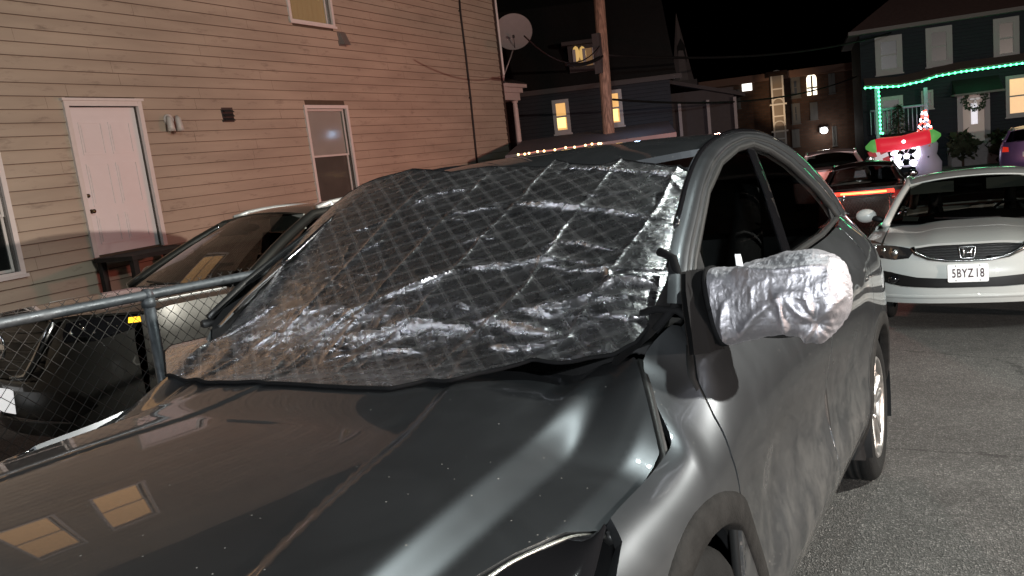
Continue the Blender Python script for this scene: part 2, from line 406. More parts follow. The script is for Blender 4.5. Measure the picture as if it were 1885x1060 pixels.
# ------------------------------------------------------------------ the clapboard house on the left
WANG = math.radians(5.1); WD = np.array([-math.sin(WANG), math.cos(WANG), 0]); WN = np.array([math.cos(WANG), math.sin(WANG), 0])
WDIST = 8.9
def wall_sz(px, out=0.0):
    d = wray(px); t = (-WDIST+out-(WC@WN))/(d@WN); P = WC+t*d
    return float(P@WD), float(P[2])
HB = -WDIST*WN
def clap_mat():
    m, nt, b = nodes_of('painted_clapboard')
    tc = nt.nodes.new('ShaderNodeTexCoord')
    mp = nt.nodes.new('ShaderNodeMapping'); mp.inputs['Scale'].default_value = (1, .35, 2.2); nt.links.new(tc.outputs['Object'], mp.inputs[0])
    n1 = nt.nodes.new('ShaderNodeTexNoise'); n1.inputs['Scale'].default_value = 1.4; n1.inputs['Detail'].default_value = 7; nt.links.new(mp.outputs[0], n1.inputs['Vector'])
    r = nt.nodes.new('ShaderNodeValToRGB'); e = r.color_ramp.elements
    e[0].position = .3; e[0].color = (.335, .29, .23, 1); e[1].position = .7; e[1].color = (.44, .385, .305, 1)
    nt.links.new(n1.outputs[0], r.inputs[0])
    n2 = nt.nodes.new('ShaderNodeTexNoise'); n2.inputs['Scale'].default_value = 2.1; n2.inputs['Detail'].default_value = 9; n2.inputs['Roughness'].default_value = .7
    mp2 = nt.nodes.new('ShaderNodeMapping'); mp2.inputs['Scale'].default_value = (1, .9, 3.5); nt.links.new(tc.outputs['Object'], mp2.inputs[0]); nt.links.new(mp2.outputs[0], n2.inputs['Vector'])
    r2 = nt.nodes.new('ShaderNodeMapRange'); r2.inputs[1].default_value = .56; r2.inputs[2].default_value = .74; r2.inputs[3].default_value = 0; r2.inputs[4].default_value = .72
    nt.links.new(n2.outputs[0], r2.inputs[0])
    mx = nt.nodes.new('ShaderNodeMix'); mx.data_type = 'RGBA'; mx.inputs[7].default_value = (.15, .125, .10, 1)
    nt.links.new(r2.outputs[0], mx.inputs[0]); nt.links.new(r.outputs[0], mx.inputs[6]); nt.links.new(mx.outputs[2], b.inputs['Base Color'])
    b.inputs['Roughness'].default_value = .6
    return m
CLAP = clap_mat()
TRIMW = mat('white_trim', (.66, .64, .62), .5, noise=.08, nscale=12)
DOORW = mat('door_white', (.72, .71, .72), .45, noise=.04, nscale=6)
def house_left():
    s_c, _ = wall_sz((922, 140)); s0 = -9.0; z0 = wall_sz((150, 545))[1]-.4; z1 = 7.2; PITCH = .172
    root = thing('clapboard_house', 'beige clapboard house with white side door and sash windows, filling the upper left', 'house', tuple(HB), WANG)
    # openings: (s0,s1,z0,z1)
    d0 = wall_sz((125, 198)); d1 = wall_sz((245, 198)); db = wall_sz((172, 472))
    door = (d0[0]-.02, d1[0]+.05, db[1], d0[1]+.02)
    w = wall_sz((560, 198)); w2 = wall_sz((634, 198)); wb = wall_sz((655, 357)); wind = (w[0]+.02, w2[0]-.0, wall_sz((600, 372))[1]-.02, w[1]-.02)
    u = wall_sz((535, 47)); u2 = wall_sz((612, 53)); upp = (u[0]+.03, u2[0]-.01, u[1]+.12, u[1]+.12+1.45)
    l2 = wall_sz((46, 512)); low = (l2[0]-1.0, l2[0]-.06, l2[1]+.10, l2[1]+1.55)
    ex = [(3.95, 5.15, 4.3, 5.8), (5.95, 6.95, 4.25, 5.7)]          # lit upper windows, seen mirrored in the bonnet
    ops = [door, wind, upp, low]+ex
    mb = MB(); k = 0; z = z0; jr = random.Random(3)
    while z < z1:
        zt = z+PITCH; cuts = [(o[0], o[1]) for o in ops if o[2] < zt-.01 and o[3] > z+.01]
        # boards butt at random joints, each a hair out of line with its neighbour
        joints = []; s = s0
        while s < s_c:
            e = min(s_c, s+jr.uniform(2.2, 3.7)); joints.append((s, e)); s = e
        for a, b in joints:
            segs = [(a+.0015, b-.0015)]
            for c in cuts:
                ns = []
                for p, q in segs:
                    if c[1] <= p or c[0] >= q: ns.append((p, q)); continue
                    if c[0] > p: ns.append((p, c[0]))
                    if c[1] < q: ns.append((c[1], q))
                segs = ns
            for p, q in segs:
                if q-p < .01: continue
                j = jr.uniform(-.0015, .0015); n = max(1, int((q-p)/.5)); bow = [jr.uniform(0, .0035) for _ in range(n+1)]
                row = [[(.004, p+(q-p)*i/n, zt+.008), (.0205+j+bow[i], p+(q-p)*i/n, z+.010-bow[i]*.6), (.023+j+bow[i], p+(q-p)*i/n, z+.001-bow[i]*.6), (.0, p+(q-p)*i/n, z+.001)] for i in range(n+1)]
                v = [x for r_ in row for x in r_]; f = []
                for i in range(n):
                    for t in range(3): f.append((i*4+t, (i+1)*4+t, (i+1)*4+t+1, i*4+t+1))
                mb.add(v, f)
        z = zt
    sd = mb.build('siding', [CLAP, mat('lap_shadow', (.15, .118, .094), .8, noise=.6, nscale=2.5)], root)
    sd.data.polygons.foreach_set('material_index', [0 if i % 3 == 0 else 1 for i in range(len(sd.data.polygons))])  # lip and underside of each board coloured dark as the lap shadow
    core = MB(); D = 7.5
    core.box((-D, s0, z0-2.2), (-.12, s_c-.06, z1)); core.build('wall', mat('wall_core', (.05, .045, .04), .9, noise=.2), root)
    # dark sheathing behind the boards, cut round the openings by strips
    sh = MB(); edges = sorted(set([s0, s_c-.06]+[x for o in ops for x in (o[0], o[1])]))
    for a, b in zip(edges[:-1], edges[1:]):
        cz = sorted([(o[2], o[3]) for o in ops if o[0] < (a+b)/2 < o[1]]); zz = z0
        for c in cz:
            sh.box((-.11, a, zz), (-.001, b, c[0])); zz = c[1]
        sh.box((-.11, a, zz), (-.001, b, z1))
    sh.build('sheathing', mat('sheathing', (.10, .08, .06), .9, noise=.2), root)
    fd = MB(); fd.box((-.10, s0, z0-2.2), (.005, s_c-.06, z0)); fd.build('foundation', mat('foundation', (.16, .155, .15), .9, noise=.25, bump=.3), root)
    rf = MB(); rf.prism([(.45, s0-.3, z1), (-D/2, s0-.3, z1+2.6), (-D-.45, s0-.3, z1)], (0, s_c-s0+.6, 0)); rf.build('roof', mat('shingle', (.03, .028, .027), .9, noise=.3, bump=.4), root)
    cb = MB(); cb.box((-.02, s_c-.055, z0), (.035, s_c+.04, z1)); cb.box((-.06, s_c+.0, z0), (-.02, s_c+.04, z1)); cb.build('corner_board', mat('dark_trim', (.05, .035, .03), .7), root)
    # door
    o = door; t = .07
    fr = MB()
    fr.box((-.1, o[0]-t, o[2]-.02), (.055, o[0], o[3]+t)); fr.box((-.1, o[1], o[2]-.02), (.055, o[1]+t, o[3]+t)); fr.box((-.1, o[0], o[3]), (.052, o[1], o[3]+t))
    fr.box((.0, o[0]-t-.03, o[3]+t), (.075, o[1]+t+.03, o[3]+t+.035))
    dr = MB(); dr.box((-.075, o[0]+.012, o[2]), (-.035, o[1]-.012, o[3]-.012))
    W_ = o[1]-o[0]-.024; H_ = o[3]-o[2]-.012
    for a, b in ((.12, .45), (.55, .88)):                               # six sunk-and-raised panels
        for c, d in ((.07, .27), (.33, .62), (.68, .90)):
            y0, y1 = o[0]+.012+W_*a, o[0]+.012+W_*b; q0, q1 = o[2]+H_*c, o[2]+H_*d
            for (p0, p1, r0, r1) in ((y0, y1, q0, q0+.018), (y0, y1, q1-.018, q1), (y0, y0+.018, q0+.018, q1-.018), (y1-.018, y1, q0+.018, q1-.018)):
                dr.box((-.0348, p0, r0), (-.027, p1, r1))
            dr.box((-.0348, y0+.035, q0+.035), (-.028, y1-.035, q1-.035))
    dob = dr.build('door', DOORW, root); fo = fr.build('door_frame', TRIMW, root)
    kn = MB(); kn.lathe([(.0, .0), (.03, .0), (.032, .008), (.014, .015), (.012, .04), (.028, .05), (.03, .065), (.02, .078), (0, .08)], 16, 'x', (-.034, o[0]+.085, o[2]+.62+.0))
    kn.build('handle', mat('old_brass', (.12, .09, .05), .35, metal=1), dob); kn = MB()
    kn.lathe([(.0, .0), (.028, .0), (.026, .018), (.0, .02)], 16, 'x', (-.034, o[0]+.08, o[2]+.84)); kn.build('deadbolt', mat('old_brass', (.12, .09, .05), .35, metal=1), dob)
    # windows
    def window(o, kind):
        t = .065; f = MB()
        for a in ((o[0]-t, o[0], o[2]-t, o[3]+t), (o[1], o[1]+t, o[2]-t, o[3]+t), (o[0], o[1], o[3], o[3]+t), (o[0], o[1], o[2]-t, o[2])):
            f.box((-.1, a[0], a[2]), (.045, a[1], a[3]))
        f.box((.0455, o[0]-t-.02, o[2]-t-.015), (.07, o[1]+t+.02, o[2]-t+.03))
        fo = f.build('window', TRIMW, root)
        s = MB(); mid = (o[2]+o[3])/2; e = .04
        for (z_a, z_b, x_) in ((mid-.02, o[3], -.045), (o[2], mid+.02, -.075)):
            for a in ((o[0], o[0]+e, z_a, z_b), (o[1]-e, o[1], z_a, z_b), (o[0]+e, o[1]-e, z_b-e, z_b), (o[0]+e, o[1]-e, z_a, z_a+e)):
                s.box((x_-.028, a[0]+.002, a[2]+.002), (x_, a[1]-.002, a[3]-.002))
        s.build('sash', mat('sash_white', (.6, .58, .56), .5), fo)
        g = MB(); g.box((-.088, o[0]+.01, o[2]+.01), (-.084, o[1]-.01, mid)); g.box((-.061, o[0]+.01, mid), (-.057, o[1]-.01, o[3]-.01)); g.build('pane', HGLASS, fo)
        back = MB()
        if kind == 'blind': back.box((-.112, o[0]+.01, o[2]+.01), (-.098, o[1]-.01, o[3]-.01)); back.build('blind', mat('grey_blind', (.58, .53, .51), .8, noise=.1, nscale=3), fo); sc_ = MB(); sc_.box((-.0965, o[0]+.012, o[2]+.012), (-.093, o[1]-.012, mid-.01)); sc_.build('insect_screen', mat('screen_mesh', (.16, .14, .13), .9, noise=.2, nscale=4), fo)
        elif kind == 'curtain':
            n = 40; row = [[(-.105+.012*math.sin(i*1.3)+.004*math.sin(i*3.1), o[0]+(o[1]-o[0])*i/n, zz) for zz in (o[2]+.005, o[3])] for i in range(n+1)]
            back.grid(row); back.build('curtain', mat('tan_curtain', (.34, .25, .15), .9, emis=(.55, .33, .15), estr=.30), fo)
        elif kind == 'lit':
            n = 40; row = [[(-.105+.010*math.sin(i*1.1)+.004*math.sin(i*2.7), o[0]+(o[1]-o[0])*i/n, zz) for zz in (o[2]+.005, o[3])] for i in range(n+1)]
            back.grid(row); back.build('curtain', mat('lit_curtain', (.6, .42, .26), .9, emis=(1, .55, .27), estr=1.5, noise=.2), fo)
        else: back.box((-.115, o[0]+.01, o[2]+.01), (-.1, o[1]-.01, o[3]-.01)); back.build('room_dark', mat('dark_room', (.02, .02, .022), .9), fo)
        return fo
    window(wind, 'blind'); window(upp, 'curtain'); window(low, 'dark'); window(ex[0], 'lit'); window(ex[1], 'lit')
    # conduit, downpipe
    c = MB(); p = [wall_sz(q, .04) for q in ((843, -40), (847, 20), (857, 100), (866, 180), (873, 250), (880, 320))]
    c.tube([(.045, a, b) for a, b in p], .028, 8)
    for a, b in p[1::2]: c.box((.0, a-.05, b-.012), (.055, a+.05, b+.012))
    c.build('cable_conduit', mat('black_conduit', (.012, .01, .01), .6), root)
    dp = MB(); a = s_c+.075; dp.tube([(.06, a, z1+.1), (.06, a, wall_sz((920, 140))[1]+.05), (.0, a+.05, wall_sz((920, 145))[1]-.05)], .035, 8); dp.build('downpipe', TRIMW, root)
    # porch at the far corner
    b0 = wall_sz((922, 195)); zt = wall_sz((922, 152))[1]; PW = MAT_P
    pr = MB(); L = 1.25
    pr.box((-3.0, s_c+.045, zt-.12), (.12, s_c+L+.25, zt-.02)); pr.box((-3.0, s_c+.045, zt-.26), (.03, s_c+L+.12, zt-.1215)); pr.build('porch_roof', PW, root)
    pt = MB(); pt.prism([(.18, s_c+.045, zt-.018), (.18, s_c+L+.3, zt-.018), (-1.4, s_c+L*.6, zt+.65), (-1.4, s_c+.045, zt+.65)], (-1.2, 0, 0)); pt.build('porch_shingles', mat('shingle_b', (.06, .05, .048), .9, bump=.4), root)
    bm_ = MB(); bm_.box((-2.9, s_c+.05, zt-.48), (-.03, s_c+L, zt-.262)); bm_.build('porch_beam', PW, root)
    col = MB(); cx, cy = -.16, s_c+L-.14
    col.lathe([(0, -2.6), (.10, -2.6), (.10, -2.5), (.075, -2.46), (.082, -1.6), (.075, -.62), (.062, -.56), (.095, -.52), (.10, -.482), (0, -.482)], 20, 'z', (cx, cy, zt)); col.build('porch_column', PW, root)
    pl = MB(); pl.box((-.05, s_c+.05, z0-1), (-.02, s_c+.12, zt-.485)); pl.build('porch_post', PW, root)
    pw = MB(); pw.box((-2.9, s_c+.02, z0-2), (-.12, s_c+.04, zt-.5)); pw.build('porch_wall', mat('porch_dark', (.06, .04, .04), .8, noise=.2), root)
    fl = MB(); fl.box((-3, s_c+.05, z0-.35), (.05, s_c+L+.1, z0-.2)); fl.build('porch_floor', mat('porch_dark', (.06, .04, .04), .8), root)
    # vents
    for q, nm, lb, sc in (((630, 72), 'dryer_vent', 'grey hooded wall vent just below the upper window of the clapboard house', 1.0), ((420, 211), 'dryer_vent', 'dark louvred wall vent right of the wall lamp beside the white door', .95)):
        s, zz = wall_sz(q, .03); P = HB+WD*s+WN*.024+np.array([0, 0, zz])
        t = thing(nm, lb, 'vent', tuple(P), WANG, 'vents on the clapboard wall')
        if sc == 1.0:
            h = MB(); h.prism([(0, -.11, -.11), (.13, -.09, -.13), (.02, -.08, .12), (0, -.09, .13)], (0, .2, 0)); h.build('hood', mat('vent_grey', (.16, .15, .14), .5, noise=.2), t)
            h = MB(); h.box((-.02, -.12, -.14), (-.001, .12, .15)); h.build('flange', mat('vent_grey', (.16, .15, .14), .5), t)
        else:
            h = MB(); h.box((-.02, -.13, -.12), (.0, .13, .12)); h.build('flange', mat('vent_dark', (.03, .03, .03), .5), t)
            for i in range(3): 
                h = MB(); h.prism([(0.001, -.11, .09-i*.07), (.05, -.11, .045-i*.07), (.045, -.11, .035-i*.07), (.001, -.11, .075-i*.07)], (0, .22, 0)); h.build('flap', mat('vent_dark', (.03, .03, .03), .5), t)
    # twin flood lamp
    s, zz = wall_sz((315, 226), .05); P = HB+WD*s+WN*.024+np.array([0, 0, zz])
    t = thing('wall_lamp', 'unlit white twin wall lamp to the right of the white door', 'lamp', tuple(P), WANG)
    h = MB(); h.lathe([(0, -.02), (.085, -.02), (.085, .02), (.06, .035), (0, .035)], 20, 'x', (0, -.02, .05)); h.box((-.02, -.10, .035), (.03, .06, .065)); h.build('base_plate', TRIMW, t)
    for dy in (-.07, .10):
        h = MB(); h.tube([(.05, dy, .10), (.075, dy, .06), (.08, dy+.005, -.06), (.08, dy+.005, -.13)], [.02, .045, .055, .062], 14); h.build('lamp_head', mat('lamp_white', (.5, .49, .46), .35), t)
    h = MB(); h.tube([(.03, .015, .02), (.05, .015, -.10), (.035, .015, -.16)], [.018, .02, .03], 10); h.build('motion_sensor', mat('sensor_brown', (.16, .10, .08), .5), t)
    # stoop
    gs = db[1]; P = HB+WD*door[0]+WN*.03+np.array([0, 0, gs])
    t = thing('door_stoop', 'dark wooden stoop with a low rail below the white house door', 'steps', tuple(P), WANG)
    dw = mat('dark_wood', (.05, .045, .042), .8, noise=.3)
    h = MB(); h.box((.03, -.10, -.09), (.80, 1.15, -.03)); h.build('deck', dw, t)
    for a in ((.06, -.08), (.70, -.08), (.70, 1.05), (.06, 1.05)):
        h = MB(); h.box((a[0], a[1], -2.0), (a[0]+.08, a[1]+.08, -.091)); h.build('post', dw, t)
    for k in range(4):
        h = MB(); h.box((.05, 1.16+.26*k, -.27-.19*k), (.80, 1.43+.26*k, -.23-.19*k)); h.build('step', dw, t)
    h = MB(); h.prism([(.0, 1.15, -.12), (.0, 2.2, -.9), (.0, 2.2, -1.15), (.0, 1.15, -.37)], (.04, 0, 0)); h.build('stringer', dw, t)
    # dish
    dc = wall_sz((945, 60), .1); base = wall_sz((926, 138), .1)
    ds = s_c+.48
    t = thing('satellite_dish', 'grey satellite dish on a bent arm at the far corner of the clapboard house', 'satellite dish', tuple(HB+WD*(s_c+.10)+WN*.05+np.array([0, 0, base[1]])), WANG)
    def loc(px, sy):  # into the dish frame at depth sy along the wall
        d = wray(px); tt = (sy-(WC@WD))/(d@WD); P_ = WC+tt*d; rel = P_-(HB+WD*(s_c+.10)+WN*.05+np.array([0, 0, base[1]]))
        return np.array([rel@WN, rel@WD, rel[2]])
    cpt = loc((945, 60), s_c+.55); ed = loc((977, 62), s_c+.55); R = abs(np.linalg.norm(ed-cpt))
    nrm = np.array([.35, -.82, .35]); nrm /= np.linalg.norm(nrm); a1 = np.cross(nrm, (0, 0, 1)); a1 /= np.linalg.norm(a1); a2 = np.cross(a1, nrm)
    h = MB(); G = []
    for i in range(9):
        r = i/8; G.append([cpt + R*r*(math.cos(2*math.pi*k/36)*a1+1.04*math.sin(2*math.pi*k/36)*a2) + nrm*(.07*r*r) for k in range(37)])
    h.grid(G); G2 = [[p-nrm*.012 for p in r_] for r_ in G]; h.grid(G2); h.build('reflector', mat('dish_grey', (.26, .24, .24), .5, noise=.1), t)
    h = MB(); h.tube([(0, 0, 0), loc((940, 105), s_c+.4), loc((944, 92), s_c+.5), cpt-nrm*.05], .022, 8); h.tube([(0, 0, .02), loc((933, 120), s_c+.3)], .014, 6); h.build('arm', mat('galvanised', (.2, .19, .19), .5, metal=.5), t)
    h = MB(); q = cpt-a2*R*1.0; h.tube([q, cpt+nrm*.33-a2*R*.55], .012, 6); h.tube([cpt+nrm*.36-a2*R*.55, cpt+nrm*.26-a2*R*.52], .035, 10); h.build('feed_horn', mat('dark_feed', (.03, .03, .03), .5), t)
MAT_P = mat('porch_paint', (.50, .42, .40), .6, noise=.12, nscale=9)
house_left()

# ------------------------------------------------------------------ wheels
def wheel(parent, c, side, R=.334, rimR=.222, w=.205, spokes=5, rimmat=None, style='v'):
    """side +1: outer face looks to +x. c = centre of the outer tyre face"""
    rimmat = rimmat or RIM
    def X(h): return c[0]-side*h
    t = MB(); prof = [(rimR+.004, .030), (rimR+.012, .010), (R-.055, .0), (R-.02, .010), (R-.006, .024), (R, .045)]
    for g in (.30, .45, .60): prof += [(R, w*g), (R-.008, w*g+.003), (R-.008, w*g+.009), (R, w*g+.012)]
    prof += [(R, w-.045), (R-.006, w-.024), (R-.02, w-.010), (R-.055, w), (rimR+.01, w-.01)]
    t.lathe([(r, -side*h) for r, h in prof], 64, 'x', c)
    wo = t.build('wheel', RUB, parent)
    r = MB(); r.lathe([(rimR+.008, -side*.012), (rimR+.002, -side*.006), (rimR-.010, -side*.010), (rimR-.022, -side*.035), (rimR-.03, -side*.15), (rimR-.05, -side*.17)], 64, 'x', c)
    for i in range(spokes):
        for da in (-.17, .17) if style == 'v' else (0,):
            a = 2*math.pi*i/spokes+.3; b = a+da; ww0, ww1 = (.022, .017) if style == 'v' else (.05, .04)
            e1 = np.array([0, math.cos(a+da*.35), math.sin(a+da*.35)]); e2 = np.array([0, math.cos(b), math.sin(b)])
            tng = np.array([0, -math.sin(b), math.cos(b)])
            P = []
            for (e, rr, h, ww) in ((e1, .035, .030, ww0), (e2, .11, .022, ww0), (e2, rimR-.04, .014, ww1), (e2, rimR-.006, .016, ww1*1.3)):
                q = np.array([c[0]-side*h, c[1], c[2]])+e*rr
                P.append([q-tng*ww+np.array([-side*.03, 0, 0]), q-tng*ww*.8, q+tng*ww*.8, q+tng*ww+np.array([-side*.03, 0, 0])])
            r.grid(P)
    r.build('rim', rimmat, wo)
    h = MB(); h.lathe([(0, -side*.016), (.028, -side*.018), (.034, -side*.024), (.06, -side*.028), (.075, -side*.04), (.08, -side*.06)], 32, 'x', c)
    for i in range(5):
        a = 2*math.pi*i/5; h.lathe([(0, -side*.022), (.009, -side*.022), (.010, -side*.035)], 8, 'x', (c[0], c[1]+.055*math.cos(a), c[2]+.055*math.sin(a)))
    h.build('hub', rimmat, wo)
    d = MB(); d.lathe([(.0, -side*.10), (.15, -side*.10), (.15, -side*.115), (0, -side*.115)], 40, 'x', c); d.build('brake_disc', mat('brake_steel', (.10, .095, .09), .5, metal=.8), wo)
    b = MB(); b.lathe([(0, -side*.165), (rimR-.03, -side*.165)], 40, 'x', c); b.build('barrel', BLK, wo)
    return wo

# ------------------------------------------------------------------ the grey car in front
SB = natural_basis(8)
ST = [
 (.20, [(.850, .72), (.862, .69), (.868, .65), (.870, .59), (.868, .5), (.862, .42), (.850, .33), (.82, .24)]),
 (.45, [(.840, .785), (.856, .755), (.868, .71), (.876, .65), (.880, .56), (.876, .45), (.866, .36), (.82, .25)]),
 (.62, [(.803, .826), (.838, .800), (.862, .760), (.878, .70), (.885, .6), (.885, .5), (.875, .4), (.82, .25)]),
 (.80, [(.806, .845), (.845, .820), (.868, .780), (.884, .715), (.887, .62), (.886, .5), (.875, .38), (.81, .25)]),
 (.90, [(.805, .862), (.846, .842), (.870, .795), (.884, .725), (.887, .62), (.886, .5), (.875, .38), (.81, .25)]),
 (1.0, [(.735, .938), (.801, .894), (.856, .832), (.882, .74), (.884, .62), (.882, .5), (.870, .38), (.81, .24)]),
 (1.08, [(.690, 1.000), (.775, .946), (.846, .872), (.880, .755), (.878, .62), (.878, .5), (.868, .38), (.805, .23)]),
 (1.16, [(.735, 1.060), (.795, .990), (.846, .897), (.876, .77), (.870, .62), (.874, .5), (.866, .37), (.80, .22)]),
 (1.30, [(.765, 1.070), (.796, 1.015), (.842, .920), (.872, .785), (.862, .62), (.870, .48), (.862, .35), (.80, .21)]),
 (1.5, [(.770, 1.075), (.800, 1.020), (.842, .940), (.871, .80), (.845, .63), (.872, .46), (.860, .34), (.80, .21)]),
 (2.2, [(.763, 1.115), (.800, 1.060), (.845, .970), (.870, .82), (.841, .64), (.871, .45), (.855, .33), (.80, .21)]),
 (2.9, [(.752, 1.158), (.800, 1.095), (.855, 1.00), (.876, .84), (.852, .65), (.873, .46), (.855, .34), (.80, .22)]),
 (3.2, [(.742, 1.185), (.800, 1.120), (.864, 1.01), (.883, .86), (.878, .68), (.880, .5), (.865, .36), (.80, .23)]),
 (3.55, [(.722, 1.215), (.792, 1.140), (.864, 1.02), (.886, .86), (.887, .7), (.885, .52), (.865, .38), (.80, .25)]),
 (3.85, [(.700, 1.215), (.768, 1.130), (.838, 1.02), (.864, .88), (.869, .72), (.866, .55), (.85, .4), (.79, .28)]),
 (4.05, [(.640, 1.19), (.715, 1.10), (.780, 1.01), (.812, .89), (.820, .75), (.818, .6), (.80, .45), (.75, .32)]),
 (4.22, [(.500, 1.15), (.580, 1.08), (.640, 1.00), (.675, .89), (.690, .75), (.69, .6), (.68, .45), (.64, .34)])]
_sy = [a for a, _ in ST]
SX = [pchip(_sy, [p[k][0] for _, p in ST]) for k in range(8)]
SZ = [pchip(_sy, [p[k][1] for _, p in ST]) for k in range(8)]
def side_pt(s, y, sgn=1):
    s = np.atleast_1d(np.asarray(s, float)); y = np.broadcast_to(np.asarray(y, float), s.shape); W = SB(s)
    x = sum(W[:, k]*SX[k](y) for k in range(8)); z = sum(W[:, k]*SZ[k](y) for k in range(8))
    # keep the belt over the lines of the doors crisp: a shallow press line
    return np.stack([sgn*x, y, z], 1)
def s_of(y, z):
    ss = np.linspace(0, 1, 400); Z = side_pt(ss, y)[:, 2]
    i = len(Z)-1-np.argmax((Z >= z)[::-1]) if (Z >= z).any() else 0
    return float(ss[i])
def sy(pts): return [(s_of(y, z), y) for y, z in pts]
_hc = pchip([.0, .05, .15, .3, .5, .75, 1.0, 1.2], [.755, .79, .835, .865, .888, .908, .928, .945])
def hood_z(x, y):
    ax = np.abs(x); z = _hc(y) - .040*(ax/.66)**2
    # two press lines that run back from the nose and close in towards the glass
    xc = .50-.235*np.clip(y, 0, 1.2)
    z = z + .006*sstep(-.013, .013, ax-xc)
    xs = .638-.03*np.clip(y, 0, 1.1)
    lift = .150*sstep(.78, 1.16, y)*sstep(.50, .72, ax)
    z = z - .027*sstep(-.045, .040, ax-xs) + lift + .026*sstep(.72, 1.02, y)*(1-sstep(.46, .70, ax))
    z = z - .012*sstep(.74, .81, ax)*(1-sstep(.88, 1.0, np.asarray(y, float)))
    return z
def hood_pt(x, y): return np.stack([x, y, hood_z(x, y)], 1)
SEAM = [(.803, .62), (.803, .735), (.803, .88), (.735, .995), (.682, 1.085)]
# green-house sides
def gh_x(z): return .78-.3*(z-1.05)-.06*np.clip(z-1.30, 0, 1)**2*4
WIN = [(1.17, 1.082), (1.296, 1.175), (1.454, 1.262), (1.593, 1.338), (1.823, 1.420), (2.096, 1.476), (2.326, 1.501), (2.56, 1.487), (2.78, 1.449), (2.943, 1.400), (3.15, 1.331), (3.295, 1.262), (3.35, 1.215)]
OUT = [(1.13, 1.10), (1.245, 1.195), (1.42, 1.292), (1.575, 1.372), (1.80, 1.455), (2.10, 1.518), (2.36, 1.549), (2.62, 1.560), (2.90, 1.545), (3.13, 1.508), (3.42, 1.418), (3.62, 1.325), (3.74, 1.240)]
def winlow(y): return np.interp(y, [1.1, 1.5, 2.2, 2.9, 3.35], [1.068, 1.080, 1.120, 1.163, 1.213])
def gh_pt(y, z, sgn=1, off=0.0): return np.stack([sgn*(gh_x(z)+off), y, z], 1)
def roof_edge(y):
    zz = np.interp(y, [p[0] for p in OUT], [p[1] for p in OUT]); return gh_x(zz)-.022, zz+.006
_oz = pchip([p[0] for p in OUT]+[4.0, 4.12], [p[1] for p in OUT]+[1.20, 1.15])
_rc = pchip([1.80, 1.95, 2.2, 2.5, 2.8, 3.2, 3.6, 3.9, 4.1], [1.452, 1.503, 1.553, 1.576, 1.582, 1.570, 1.534, 1.484, 1.44])
def roof_xe(y): return np.interp(y, [1.8, 2.2, 2.8, 3.4, 4.1], [.636, .612, .606, .600, .575])
def roof_pt(u, y):
    xe = roof_xe(y); ze = np.where(y < 2.9, _oz(y), np.maximum(_oz(y), _rc(y)-.075)); zc = _rc(y)
    z = zc-(zc-ze)*np.abs(u)**2.4
    return np.stack([u*xe, y, z], 1)

